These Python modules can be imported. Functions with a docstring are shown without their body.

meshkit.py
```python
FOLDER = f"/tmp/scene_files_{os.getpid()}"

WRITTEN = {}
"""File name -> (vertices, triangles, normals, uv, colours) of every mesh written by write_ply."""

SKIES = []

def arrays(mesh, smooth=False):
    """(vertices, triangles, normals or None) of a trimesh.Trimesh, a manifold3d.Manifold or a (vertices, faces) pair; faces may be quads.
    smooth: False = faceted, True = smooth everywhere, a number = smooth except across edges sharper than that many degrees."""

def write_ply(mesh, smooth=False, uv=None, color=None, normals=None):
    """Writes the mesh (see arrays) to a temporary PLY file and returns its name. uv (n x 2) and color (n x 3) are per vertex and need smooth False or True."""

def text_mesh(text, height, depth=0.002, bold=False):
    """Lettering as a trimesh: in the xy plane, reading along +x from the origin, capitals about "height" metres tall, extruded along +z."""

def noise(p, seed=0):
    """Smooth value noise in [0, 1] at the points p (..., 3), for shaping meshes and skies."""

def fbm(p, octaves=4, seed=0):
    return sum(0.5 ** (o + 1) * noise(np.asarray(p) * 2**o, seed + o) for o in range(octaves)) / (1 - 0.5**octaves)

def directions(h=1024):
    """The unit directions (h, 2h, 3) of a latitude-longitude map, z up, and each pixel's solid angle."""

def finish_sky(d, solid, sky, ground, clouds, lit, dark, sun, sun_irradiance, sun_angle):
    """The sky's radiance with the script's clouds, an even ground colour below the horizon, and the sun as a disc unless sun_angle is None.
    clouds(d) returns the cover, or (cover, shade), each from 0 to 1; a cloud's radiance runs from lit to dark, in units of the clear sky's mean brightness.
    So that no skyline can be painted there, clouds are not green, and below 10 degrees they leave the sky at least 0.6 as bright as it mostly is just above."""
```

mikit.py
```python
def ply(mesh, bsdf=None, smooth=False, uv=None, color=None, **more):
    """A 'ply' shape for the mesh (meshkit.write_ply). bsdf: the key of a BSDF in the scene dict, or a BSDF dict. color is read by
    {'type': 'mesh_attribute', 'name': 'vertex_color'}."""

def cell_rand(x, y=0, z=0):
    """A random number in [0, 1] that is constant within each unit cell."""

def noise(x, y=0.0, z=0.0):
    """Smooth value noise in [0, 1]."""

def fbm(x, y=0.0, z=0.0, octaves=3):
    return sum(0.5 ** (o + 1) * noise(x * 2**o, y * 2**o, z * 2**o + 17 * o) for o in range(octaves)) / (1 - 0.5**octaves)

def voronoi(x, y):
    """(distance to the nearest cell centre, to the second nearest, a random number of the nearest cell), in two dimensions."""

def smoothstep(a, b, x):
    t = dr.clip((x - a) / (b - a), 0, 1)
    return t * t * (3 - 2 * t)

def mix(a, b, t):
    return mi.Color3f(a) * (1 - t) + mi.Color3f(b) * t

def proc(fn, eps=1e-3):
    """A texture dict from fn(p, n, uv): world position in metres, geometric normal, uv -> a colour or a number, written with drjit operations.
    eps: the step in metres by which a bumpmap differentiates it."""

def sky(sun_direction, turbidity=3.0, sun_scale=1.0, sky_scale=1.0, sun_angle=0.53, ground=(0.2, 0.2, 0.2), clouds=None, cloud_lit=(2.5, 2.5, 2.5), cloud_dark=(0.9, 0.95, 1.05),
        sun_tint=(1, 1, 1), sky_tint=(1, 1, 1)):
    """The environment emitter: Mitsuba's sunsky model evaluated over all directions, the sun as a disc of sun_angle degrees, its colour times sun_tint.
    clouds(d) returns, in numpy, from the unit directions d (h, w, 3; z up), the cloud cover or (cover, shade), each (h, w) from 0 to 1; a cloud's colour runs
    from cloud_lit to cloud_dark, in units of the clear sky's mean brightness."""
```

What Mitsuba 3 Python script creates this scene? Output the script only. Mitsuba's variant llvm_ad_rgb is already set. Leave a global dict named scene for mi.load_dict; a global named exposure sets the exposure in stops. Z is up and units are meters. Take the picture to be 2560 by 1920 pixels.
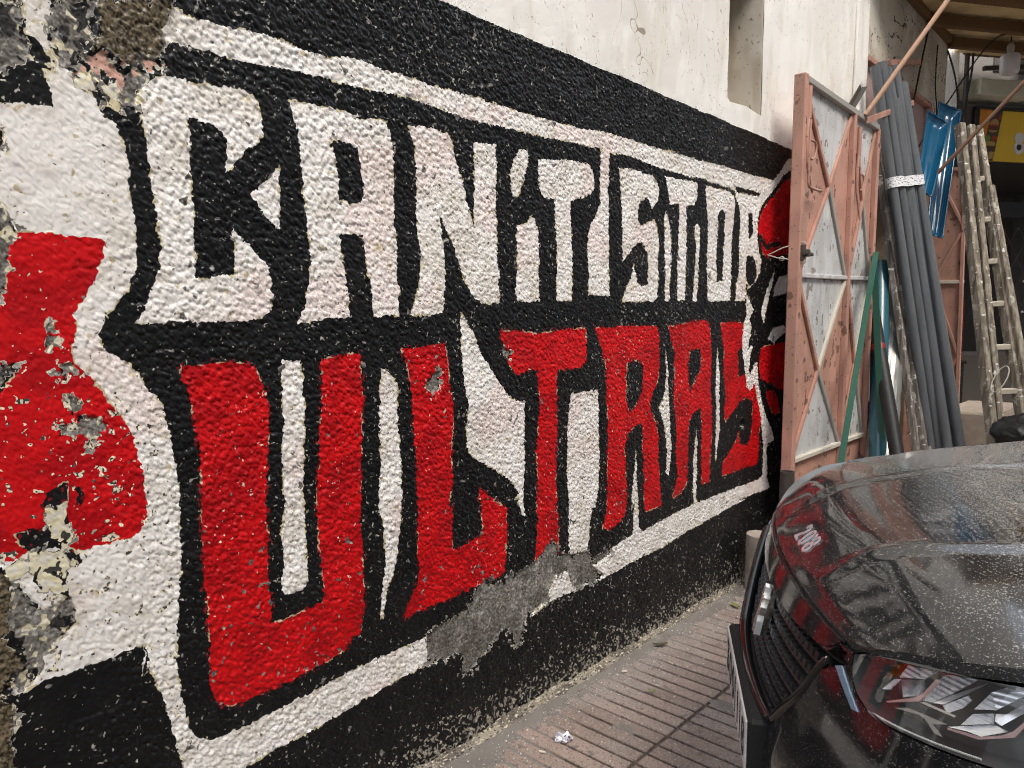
import math, random
import numpy as np, trimesh, manifold3d, shapely
import shapely.affinity
import drjit as dr
import mitsuba as mi
import mikit, meshkit
from mikit import noise, fbm, voronoi, cell_rand, smoothstep, mix
from shapely import Polygon, union_all, contains_xy
from shapely.geometry import box as sbox
from scipy.spatial import cKDTree
from scipy.interpolate import PchipInterpolator
T = mi.ScalarTransform4f
scene, labels = {'type': 'scene'}, {}

# ------------------------------------------------------------------ camera, sky, exposure
EYE = np.array([1.85, 0.0, 1.56])
YAW, PITCH = math.radians(41.85), math.radians(5.6)
LOOK = np.array([-math.sin(YAW) * math.cos(PITCH), math.cos(YAW) * math.cos(PITCH), -math.sin(PITCH)])
scene['camera'] = {'type': 'perspective', 'fov': 67.94, 'fov_axis': 'x', 'near_clip': 0.05, 'far_clip': 400.0,
    'to_world': T().look_at(origin=EYE.tolist(), target=(EYE + LOOK).tolist(), up=[0, 0, 1])}
scene['sky'] = mikit.sky((0.55, -0.25, 0.8), turbidity=3, sun_scale=0.30, sun_angle=24, clouds=lambda d: 1.0, cloud_lit=(1.74, 1.86, 2.08), sun_tint=(.91, 1, 1.18))
exposure = 3.05

# ------------------------------------------------------------------ helpers
def nkey(key):
    if key not in scene and key not in labels: return key
    n = 1
    while f'{key}_{n:03d}' in scene or f'{key}_{n:03d}' in labels: n += 1
    return f'{key}_{n:03d}'
def thing(name, label, cat, group=None):
    k = nkey(name); labels[k] = {'label': label, 'category': cat}
    if group: labels[k]['group'] = group
    return k
def put(name, mesh, bsdf, parent=None, smooth=False, label=None):
    k = nkey(f'{parent}__{name}' if parent else name)
    scene[k] = mikit.ply(mesh, bsdf, smooth)
    if label: labels[k] = {'label': label}
    return k
def single(name, mesh, bsdf, label, cat, group=None, smooth=False):
    k = nkey(name); scene[k] = mikit.ply(mesh, bsdf, smooth); labels[k] = {'label': label, 'category': cat}
    if group: labels[k]['group'] = group
    return k
def structure(name, mesh, bsdf, label, smooth=False):
    k = nkey(name); scene[k] = mikit.ply(mesh, bsdf, smooth); labels[k] = {'label': label, 'category': name.split('_')[-1], 'kind': 'structure'}
    return k
cat = trimesh.util.concatenate
def V(*a): return np.array(a, float)
def unit(v): v = np.asarray(v, float); return v / np.linalg.norm(v)
def cbox(a, b, c, r=0.003):
    """A chamfered box of full sizes a, b, c."""
    a, b, c = a / 2, b / 2, c / 2; r = min(r, .45 * min(a, b, c) * 2)
    p = []
    for s in np.ndindex(2, 2, 2):
        q = np.array(s) * 2 - 1
        for k in range(3):
            d = np.array([a, b, c]) - r; d[k] += r
            p.append(q * d)
    return trimesh.convex.convex_hull(np.array(p))
def frame_of(d, up=(0, 0, 1)):
    x = unit(d); up = V(*up)
    if abs(x @ up) > .99: up = V(0, 1, 0)
    y = unit(np.cross(up, x)); return np.column_stack([x, y, np.cross(x, y)])
def bar(p, q, w, h, r=.003, up=(0, 0, 1)):
    """A chamfered bar from p to q, w wide across and h thick towards up."""
    p, q = V(*p), V(*q); m = cbox(np.linalg.norm(q - p), w, h, r)
    M = np.eye(4); M[:3, :3] = frame_of(q - p, up); M[:3, 3] = (p + q) / 2
    m.apply_transform(M); return m
def blk(lo, hi, r=.003):
    lo, hi = V(*lo), V(*hi); m = cbox(*(hi - lo), r); m.apply_translation((lo + hi) / 2); return m
def tube(pts, rad, n=12, cap=True):
    """A round tube along a polyline; rad is one number or one for each point."""
    P = np.asarray(pts, float); k = len(P); rad = np.broadcast_to(rad, k)
    tg = np.gradient(P, axis=0); tg /= np.linalg.norm(tg, axis=1, keepdims=True)
    a = unit(np.cross(tg[0], V(.31, .2, .93))); A = []
    for t in tg:
        a = unit(a - t * (a @ t)); A.append(a)
    A = np.array(A); B = np.cross(tg, A); th = np.arange(n) / n * 2 * np.pi
    v = (P[:, None] + rad[:, None, None] * (A[:, None] * np.cos(th)[None, :, None] + B[:, None] * np.sin(th)[None, :, None])).reshape(-1, 3)
    f = []
    for i in range(k - 1):
        for j in range(n):
            a0, b0 = i * n + j, i * n + (j + 1) % n
            f += [[a0, b0, b0 + n], [a0, b0 + n, a0 + n]]
    if cap:
        v = np.vstack([v, P[0], P[-1]])
        for j in range(n):
            f += [[k * n, (j + 1) % n, j], [k * n + 1, (k - 1) * n + j, (k - 1) * n + (j + 1) % n]]
    return trimesh.Trimesh(v, f, process=False)
def pipe(p, q, ro, ri, n=24):
    """A hollow pipe from p to q."""
    d = V(*q) - V(*p); F = frame_of(d); th = np.arange(n) / n * 2 * np.pi
    ring = lambda c, r: c + r * (np.cos(th)[:, None] * F[:, 1] + np.sin(th)[:, None] * F[:, 2])
    R = [ring(V(*p), ri), ring(V(*p), ro), ring(V(*q), ro), ring(V(*q), ri)]
    f = []
    for k in range(4):
        a, b = k * n, (k + 1) % 4 * n
        for j in range(n):
            i = (j + 1) % n; f += [[a + j, a + i, b + i], [a + j, b + i, b + j]]
    m = trimesh.Trimesh(np.vstack(R), f, process=False); m.fix_normals(); return m
def grid(nu, nv, pts, close=False):
    """Triangles of an nu x nv grid of points."""
    i = np.arange((nu - 1) * nv).reshape(nu - 1, nv)[:, :-1].ravel()
    f = np.vstack([np.stack([i, i + nv, i + nv + 1], 1), np.stack([i, i + nv + 1, i + 1], 1)])
    return trimesh.Trimesh(np.asarray(pts).reshape(-1, 3), f, process=False)
def prism(outline, depth, M=None):
    """An outline in the xy plane extruded along z; M places it."""
    m = trimesh.creation.extrude_polygon(Polygon(outline) if not hasattr(outline, 'geom_type') else outline, depth, engine='earcut')
    if M is not None: m.apply_transform(M)
    return m
def place(o, x, y, z=None):
    """The matrix that takes x, y (z) of a drawing to the given directions at the point o."""
    x, y = unit(x), unit(y); z = np.cross(x, y) if z is None else unit(z)
    M = np.eye(4); M[:3, 0], M[:3, 1], M[:3, 2], M[:3, 3] = x, y, z, o; return M
def rough(m, amp, scale, seed=0, step=None):
    """The mesh with its points moved by noise."""
    if step:
        v, f = trimesh.remesh.subdivide_to_size(m.vertices, m.faces, step); m = trimesh.Trimesh(v, f)
    v = np.array(m.vertices); d = np.stack([meshkit.fbm(v * scale + 7.3 * k, 3, seed + k) - .5 for k in range(3)], -1)
    return trimesh.Trimesh(v + 2 * amp * d, m.faces, process=False)

# ------------------------------------------------------------------ materials
def mat(name, color, rough=.6, spec=.5, two=True, bump=None, bump_eps=1e-3, **kw):
    tex = lambda c: mikit.proc(c) if callable(c) else ({'type': 'rgb', 'value': list(c)} if np.ndim(c) else float(c))
    b = {'type': 'principled', 'base_color': tex(color), 'roughness': tex(rough), 'specular': float(spec)}
    for k, v in kw.items(): b[k] = tex(v)
    if bump: b = {'type': 'bumpmap', 'arbitrary': mikit.proc(bump, bump_eps), 'scale': 1.0, 'bsdf': b}
    if two and 'spec_trans' not in kw: b = {'type': 'twosided', 'bsdf': b}
    scene['m_' + name] = b
    return 'm_' + name
C3 = mi.Color3f
def n3(p, s, o=0.0): return noise(p.x * s + o, p.y * s - o, p.z * s + 2 * o)
def f3(p, s, o=0.0, k=3): return fbm(p.x * s + o, p.y * s - o, p.z * s + 2 * o, octaves=k)

# ------------------------------------------------------------------ the mural: outlines of its paint fields in millimetres along and up the wall
def rings(text): return [np.array([int(x) for x in r.split()], float).reshape(-1, 2) / 1000 for r in text.split('/')]
MURAL = {}
MURAL['white'] = rings('1446 1022 1451 1098 1448 1225 1457 1385 1485 1373 1507 1349 1520 1330 1521 1217 1529 1086 1529 937 1511 764 1477 695 1451 591 1443 594 1466 775 1457 906 1438 941/1148 763 1107 765 1100 803 1112 879 1102 951 1116 1003 1117 1033 1110 1126 1120 1261 1118 1421 1180 1421 1186 1299 1187 1230 1180 1161 1176 1069 1177 998 1181 981 1184 813 1180 771/760 1370 782 1348 797 1323 822 1179 826 1117 823 1095 826 1041 823 921 814 848 801 683 806 616 826 500 842 469 884 435 930 440 1000 439 1075 446 1181 451 1362 466 1637 469 1640 372 1520 368 1292 343 1233 334 1123 334 991 325 962 319 912 266 826 288 818 346 775 548 733 698 727 746 725 749 621 745 552 739 503 740 461 726 444 731 444 737 451 759 462 734 484 740 504 759 512 800 533 823 553 824 577 847 584 879 570 914 563 950 570 987 581 979 600 986 592 1007 577 1026 563 1025 574 1036 589 1016 634 1019 699 1020 733 1032 742 1066 745 1112 740 1172 731 1232 718 1273 698 1314 679 1346 652 1386 627 1417 608 1444 604 1462 605 1480 614 1527 610 1548 654 1613 666 1654 681 1687 684 1704 676 1718 571 1724 513 1724 510 1720 508 1737 494 1749 483 1764 350 1755 357 1862 491 1896 497 1900 499 1917 493 1929 360 1907 361 1922 409 1968 496 1985 537 1989 591 1988 590 2023 581 2062 598 2060 594 2076 602 2066 603 2087 586 2109 588 2101 568 2127 551 2133 544 2209 599 2225 598 2169 588 2143 592 2111 631 2069 639 2064 636 2060 641 2062 636 2057 645 2045 661 2038 665 2043 668 2039 686 1998 716 1975 729 1948 745 1878 741 1822 746 1786 751 1730 752 1672 731 1615 692 1559 678 1548 674 1533 657 1500 664 1482 677 1459 726 1432 743 1406/689 1697 686 1717 684 1704/2281 428 2291 448 2322 500 2408 491 2441 417 2486 408 2565 396 2431 399 2292 398 2172 371 2201 388 2263 405 2276 406/2879 539 2883 626 2894 714 2867 656 2874 777 2888 862 2896 939 2918 700 2924 602 2945 538 3060 550 3456 570 3441 679 3438 810 3457 963 3474 837 3476 706 3489 570 3854 572 4093 566 4246 574 4264 572 4281 625 4276 762 4227 918 4229 925 4128 1140 4076 1104 4030 1126 3997 1220 3968 1334 3963 1363 3965 1432 3974 1480 4007 1536 3991 1591 3995 1638 4028 1621 4019 1640 4046 1598 4098 1560 4045 1500 4080 1461 4052 1402 4024 1332 4074 1360 4092 1347 4062 1302 4048 1217 4063 1195 4127 1264 4157 1254 4173 1151 4230 1029 4308 924 4406 830 4420 774 4338 769 4318 719 4346 615 4340 566 4345 565 4378 494 4286 492 4253 485 4254 492 4183 491 3937 492 4063 478 3820 469 3138 421 2855 412 2664 395 2604 396 2663 410 2578 468 2626 470 2724 497 2734 521 2852 540/2013 376 2024 367 1995 367/717 679 724 744 726 709/307 1050 372 1040 338 458 273 494/472 1569 339 1563 339 1571/416 1975 409 1968 363 1959 363 1968/2079 850 2098 872 2066 921 1995 969 1853 1050 1829 1082 1822 1156 1831 1240 1808 1326 1798 1493 1804 1547 1860 1480 1900 1406 2021 1265 2066 1231 2134 1218 2134 1089 2130 966 2123 841 2132 780 2109 791 2096 856/2122 845 2121 805 2123 841/2082 1824 2094 1860 2146 1876 2165 1902 2191 1892 2212 1845 2217 1774 2221 1819 2217 1698 2220 1591 2095 1590 2079 1635 2097 1723 2088 1708 2094 1767/1525 1674 1535 1624 1532 1541 1432 1540 1426 1622 1412 1694 1407 1765 1406 1743 1403 1775 1367 1781 1319 1775 1323 1724 1340 1620 1348 1537 1295 1535 1172 1520 1196 1563 1207 1617 1218 1694 1202 1872 1191 2032 1160 2116 1231 2121 1311 2119 1402 2122 1375 2110 1434 2118 1495 2122 1512 2085 1523 2029 1525 1932 1523 1834 1530 1761 1532 1773/1399 1873 1411 1895 1398 1964 1391 2023 1362 2033 1317 2037 1287 2028 1305 1997 1319 1931 1321 1874 1358 1866/1038 1970 996 1919 973 1904 981 1945 982 1969 977 1996 952 2012 907 2020 884 2020 888 1974 886 1916 890 1760 888 1635 911 1636 933 1642 990 1647 994 1733 988 1735 988 1769 1002 1750 1069 1698 1087 1669 1096 1637 1094 1572 1083 1548 1054 1533 928 1528 845 1532 768 1527 740 1528 762 1563 783 1609 797 1653 802 1653 803 1680 809 1725 806 1715 796 1828 782 1938 776 2029 767 2045 785 2078 809 2098 832 2107 870 2111 910 2103 973 2114 1025 2119 1061 2108 1074 2086 1082 2051 1081 2009 1061 1983/1981 2069 1976 1957 1984 1710 1992 1690 1994 1584 1905 1582 1857 1603 1826 1646 1759 1788 1738 1816 1713 1861 1717 1772 1717 1786 1729 1723 1726 1628 1718 1548 1642 1540 1573 1544 1591 1574 1615 1636 1625 1703 1618 1779 1612 1867 1614 1967 1606 2066 1583 2119 1637 2133 1713 2131 1759 2121 1777 2066 1821 1961 1836 1909 1867 1836 1873 2000 1870 2117 1916 2127 1973 2131/1092 1797 1065 1830 1040 1855 1105 1913 1126 1943 1125 1885 1129 1822 1121 1774/2418 1674 2419 1595 2323 1594 2325 1702 2324 1826 2314 1871 2308 1980 2254 1975 2225 1996 2211 2042 2201 2114 2267 2119 2366 2132 2449 2137 2514 2137 2539 2115 2554 2078 2560 2043 2516 2013 2404 1982 2421 1753/2141 2062 2114 2001 2092 1965 2066 1958 2057 1994 2051 2045 2070 2092 2096 2128 2136 2135 2153 2116/2418 558 2411 662 2409 797 2396 857 2395 991 2398 1123 2408 1227 2484 1224 2592 1229 2599 1170 2617 960 2617 819 2595 724 2573 725 2541 562 2532 539 2505 544 2473 558 2452 552/3712 1211 3713 1076 3728 939 3688 749 3676 843 3681 1011 3666 1147 3673 1280 3672 1372 3693 1292/3154 1271 3141 1376 3172 1270 3181 1172 3186 1062 3211 875 3191 766 3161 777 3169 880 3141 1006 3092 1102 3125 1135 3146 1187/4286 1388 4356 1451 4521 1465 4581 1433 4451 1398 4381 1361/4335 1705 4267 1558 4233 1485 4192 1536 4248 1652 4367 1804/4422 1751 4570 1771 4637 1681 4523 1656 4359 1635 4356 1668/3455 1870 3446 1776 3444 1683 3436 1601 3397 1600 3396 1620 3413 1744 3414 1867 3400 1958 3427 1984 3447 1962/3147 1987 3162 1957 3179 1882 3183 1795 3171 1676 3170 1601 3130 1600 3127 1675 3129 1792 3117 1907 3114 1987 3126 2014/2908 1929 3023 1959 3057 1925 3076 1858 3063 1760 3071 1674 3062 1616 3030 1596 2872 1596 2777 1593 2800 1646 2839 1696 2864 1757 2884 1714 2901 1670 2937 1664 2979 1675 2984 1757 2969 1818 2921 1854 2875 1845 2826 1804 2773 1764 2765 1881 2763 1977 2730 2151 2807 2159 3000 2155 3050 2127 3062 2095 3047 2049 3000 2010 2978 2041 2946 2056 2900 2028 2883 1988 2894 1945/3536 1937 3523 2061 3500 2120 3495 2170 3756 2169 3804 2153 3822 2103 3812 2023 3796 1923 3795 1824 3801 1725 3791 1605 3551 1603 3540 1685 3534 1812/3705 1885 3712 1995 3709 2053 3670 2070 3636 2053 3635 1944 3629 1816 3642 1703 3701 1708/3247 2034 3237 2057 3168 2043 3146 2082 3109 2166 3235 2167 3343 2175 3408 2171 3418 2111 3398 2070 3312 2052 3320 1922 3320 1741 3322 1604 3247 1603 3241 1738/2594 2113 2596 2204 2620 2207 2579 2213 2513 2203 2417 2204 2267 2198 1957 2194 1838 2189 1735 2198 1651 2203 1585 2209 1338 2196 1268 2200 1233 2197 1134 2196 1041 2187 894 2192 839 2188 836 2215 849 2244 856 2267 873 2269 901 2262 970 2260 1044 2267 1136 2269 1210 2258 1256 2254 1288 2257 1342 2270 1406 2278 1479 2268 1560 2271 1652 2267 1765 2266 1877 2268 2127 2261 2469 2265 2635 2281 3013 2280 3246 2290 2954 2277 3289 2282 3476 2282 3678 2289 3822 2286 4202 2291 4305 2294 4407 2363 4501 2441 4662 2472 4668 2409 4600 2400 4445 2343 4377 2287 4163 2144 4120 2091 4103 2013 4108 1937 4136 1876 4164 1835 4157 1771 4095 1713 4007 1671 4004 1697 3980 1706 3981 1662 3993 1662 3981 1610 3858 1605 3868 1693 3894 1762 3885 1896 3887 2029 3876 2095 3840 2131 3814 2180 3684 2191 3547 2194 3442 2199 3354 2194 3064 2196 2805 2214 2655 2201 2660 1977 2677 1617 2524 1620 2531 1687 2521 1762 2520 1863 2535 1900 2571 1933 2600 1997/4112 1755 4095 1825 4052 1857 3981 1854 3972 1819 3981 1730 4016 1688 4079 1705/4039 2087 3985 2082 3991 2004 4004 1934 4047 1974/4133 2206 3980 2207 3813 2206 3829 2176 4126 2185/496 1042 497 976 511 950 566 913 547 909 521 899 494 932 472 971 456 965 457 979 447 1006 457 986 479 991 495 1005 481 1027 443 1016 441 1019 405 1036 472 1026/553 1025 528 1033 543 1037 557 1025')
MURAL['red'] = rings('1076 1332 1073 1177 1063 1088 1060 1028 1066 936 1059 869 1064 794 1066 698 1109 696 1222 710 1236 726 1230 801 1221 972 1220 1033 1233 1107 1230 1202 1241 1271 1245 1341 1242 1418 1292 1425 1379 1432 1383 1355 1385 1281 1374 954 1379 671 1365 579 1320 553 1309 537 1239 526 1103 512 965 505 941 506 910 525 893 552 885 608 890 695 880 872 879 957 883 1094 883 1203 872 1287 869 1328 858 1362 843 1391 841 1422 882 1421 920 1426 968 1425 1013 1421 1040 1404/1756 1108 1760 996 1742 880 1759 891 1754 835 1757 737 1820 746 1877 756 1897 754 1898 834 1894 894 1884 887 1889 930 1951 886 2021 831 1987 865 2031 832 2031 746 2022 636 2013 589 1953 578 1934 592 1885 577 1851 581 1740 569 1665 571 1578 566 1540 559 1558 606 1594 656 1609 701 1599 770 1598 896 1595 950 1596 1050 1579 1290 1564 1379 1538 1437 1612 1439 1683 1447 1722 1446 1733 1402 1740 1331 1765 1208/1706 1317 1696 1355 1674 1351 1653 1337 1638 1311 1666 1290 1695 1291/2510 1353 2472 1325 2323 1324 2319 1228 2328 1098 2322 936 2329 763 2336 745 2348 575 2310 651 2245 608 2239 608 2239 605 2190 581 2200 644 2204 740 2199 837 2207 890 2201 1018 2220 1173 2205 1331 2157 1336 2084 1320 2048 1358 2038 1382 2052 1375 2057 1405 2021 1421 2009 1448 1996 1486 2129 1480 2204 1469 2373 1483 2508 1485 2512 1412/3082 1228 3034 1172 3012 1110 3060 1039 3091 964 3089 861 3127 616 3115 665 3123 628 2979 625 2968 673 2970 790 2955 911 2946 1029 2940 1050 2888 1041 2832 1013 2808 960 2810 874 2827 719 2816 647 2759 614 2709 603 2647 620 2670 662 2685 782 2673 895 2680 1004 2657 1225 2655 1306 2626 1388 2570 1487 2661 1483 2775 1489 3062 1484 3080 1446 3085 1370 3096 1298/2819 1325 2812 1213 2819 1145 2830 1107 2865 1118 2916 1153 2946 1191 2955 1248 2948 1312 2911 1331 2859 1334/610 1548 614 1527 605 1480 604 1462 608 1444 627 1417 652 1386 698 1314 718 1273 731 1232 740 1172 745 1112 742 1066 733 1032 699 1020 634 1019 589 1016 574 1036 581 1043 580 1085 571 1115 579 1143 578 1180 558 1176 541 1157 531 1150 521 1130 528 1124 537 1081 521 1086 500 1087 472 1083 474 1061 496 1042 472 1026 405 1036 373 1050 372 1040 307 1050 339 1563 472 1569 478 1572 490 1645 494 1695 510 1717 510 1720 513 1724 571 1724 676 1718 684 1704 681 1687 666 1654 654 1613/570 1278 577 1286 590 1288 584 1302 571 1305/587 1362 597 1321 601 1331 597 1364/465 1444 397 1459 392 1378 462 1380 469 1400 481 1412 500 1425 498 1442 483 1445/583 1407 587 1416 604 1426 601 1439 582 1438 577 1420/565 1485 568 1524 556 1527 555 1513 559 1503 551 1485 555 1471/613 1144 610 1161 597 1162 592 1133 601 1116/627 1288 628 1265 637 1242 646 1252 647 1278 661 1284 669 1294 655 1303 642 1318 605 1320 611 1297/689 1697 684 1704 686 1717/4296 1083 4404 1078 4464 1024 4509 942 4435 930 4378 951 4309 1022/3610 1151 3631 1017 3631 883 3622 783 3622 654 3539 659 3529 730 3515 865 3509 997 3499 1063 3434 1050 3384 1010 3375 915 3381 786 3379 696 3324 648 3226 642 3260 691 3283 738 3261 836 3254 993 3231 1119 3238 1241 3227 1364 3183 1432 3158 1483 3264 1487 3387 1501 3543 1506 3578 1479 3596 1401 3616 1296/3387 1361 3365 1296 3384 1147 3415 1173 3458 1221 3496 1250 3501 1327 3484 1363/3920 1197 3962 1194 4001 1199 4030 1126 4076 1104 4128 1140 4229 925 4209 846 4217 733 4205 660 4053 668 3864 663 3758 664 3769 734 3841 786 3915 832 3951 884 3971 810 4061 795 4106 858 4117 937 4113 1040 4042 1068 3963 1060 3873 1006 3786 956 3770 1023 3786 1083 3763 1207 3748 1343 3715 1418 3696 1491 3813 1493 3934 1491 3974 1480 3965 1432 3963 1348 3914 1336/4291 1136 4202 1164 4178 1268 4198 1338 4292 1352 4765 1382 4797 1043 4459 1085 4382 1122/4318 1915 4444 1930 4441 1955 4316 1947 4230 1927 4158 1979 4126 1972 4110 2000 4123 2049 4165 2109 4246 2166 4346 2226 4466 2311 4586 2346 4770 2396 4816 1921 4484 1887 4244 1857 4183 1871 4145 1939 4224 1895')
MURAL['grey'] = rings('577 847 553 824 533 823 512 800 504 759 484 740 462 734 451 759 458 783 480 793 475 813 450 844 445 918 456 965 472 971 494 932 521 899 547 909 571 914 584 879/577 1286 570 1278 571 1305 584 1302 590 1288/397 1459 465 1444 483 1445 498 1442 500 1425 481 1412 469 1400 462 1380 392 1378/604 1426 587 1416 583 1407 577 1420 582 1438 601 1439/556 1527 568 1524 565 1485 555 1471 551 1485 559 1503 555 1513/472 1569 339 1571 350 1755 483 1764 494 1749 508 1737 510 1717 494 1695 490 1645 479 1576/497 1900 491 1896 357 1862 360 1907 493 1929 499 1917/367 2035 374 2147 545 2196 550 2127 570 2105 587 2076 572 2083 530 2079 500 2053/2073 571 2076 572 2132 570 2190 581 2239 605 2310 651 2348 575 2418 558 2530 540 2601 498 2674 509 2736 524 2724 497 2626 470 2578 468 2663 410 2591 393 2486 408 2441 417 2408 491 2322 500 2291 448 2271 407 2201 388 2143 354 2133 285 2076 285 2067 333 2013 376 1942 337 1890 300 1849 284 1820 258 1796 351 1769 367 1722 354 1640 366 1637 469 1739 500 1818 511 1850 525 1875 574 1934 592 1986 553 2058 571/628 1265 627 1288 611 1297 605 1320 642 1318 655 1303 669 1294 661 1284 647 1278 646 1252 637 1242/1696 1355 1706 1317 1695 1291 1666 1290 1638 1311 1653 1337 1674 1351/597 1321 587 1362 597 1364 601 1331/2013 1424 2057 1405 2052 1375 2022 1389/736 2058 742 2069 739 2088 757 2101 761 2101 764 2092 773 2094 772 2101 786 2100 785 2078 768 2049 761 2030 746 2020 733 2039/676 2069 677 2079 699 2078 693 2069/599 2202 599 2212 695 2240 688 2169 662 2111 644 2079 623 2077 620 2080 610 2105 596 2128 604 2170')
MURAL['brown'] = rings('456 965 445 918 450 844 475 813 480 793 458 783 444 737 447 699 438 629 446 565 437 403 338 458 373 1050 441 1019 457 979/856 2268 849 2244 836 2215 831 2177 818 2144 789 2148 766 2121 737 2118 710 2126 690 2138 662 2111 688 2169 695 2240 855 2286')
MURAL['pink'] = rings('705 2129 709 2122 709 2104 736 2103 742 2069 734 2053 721 2079 674 2079 636 2060 676 2121 693 2136/758 2108 769 2114 773 2094 764 2092/736 2118 744 2119 740 2112 733 2113/794 2109 787 2115 784 2136 833 2137 828 2113')
MURAL['cream'] = rings('563 950 570 914 566 913 511 950 497 976 497 1037 534 1032 560 1022 572 993/441 1015 481 1027 495 1005 479 991 457 986/532 1047 537 1083 527 1129 566 1132 580 1085 581 1043 560 1022/714 1999 701 2014 699 2039 693 2055 721 2072 734 2053 726 2030 732 2010/645 2045 636 2057 654 2078 674 2079 672 2054 661 2038/603 2087 602 2066 593 2078 586 2109/833 2133 828 2106 816 2107 810 2131')
TAGS = list(MURAL)
Y0, BW, NB, REACH = -0.6, 0.025, 264, 0.03
def edge_tables():
    seg = []
    for t, name in enumerate(TAGS):
        for r in MURAL[name]: seg += [(*a, *b, t) for a, b in zip(r, np.roll(r, -1, 0))]
    seg = np.array(seg); lo, hi = np.minimum(seg[:, 0], seg[:, 2]) - REACH, np.maximum(seg[:, 0], seg[:, 2]) + REACH
    start, idx = [0], []
    for b in range(NB):
        k = np.nonzero((hi > Y0 + b * BW) & (lo < Y0 + (b + 1) * BW))[0]; idx.append(k); start.append(start[-1] + len(k))
    return seg[np.concatenate(idx)], np.array(start)
_seg, _start = edge_tables()
E_Y0, E_Z0, E_Y1, E_Z1 = (mi.Float(_seg[:, k].astype(np.float32)) for k in range(4))
E_T, E_S = mi.UInt32(_seg[:, 4].astype(np.uint32)), mi.UInt32(_start.astype(np.uint32))
dr.eval(E_Y0, E_Z0, E_Y1, E_Z1, E_T, E_S)
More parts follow.
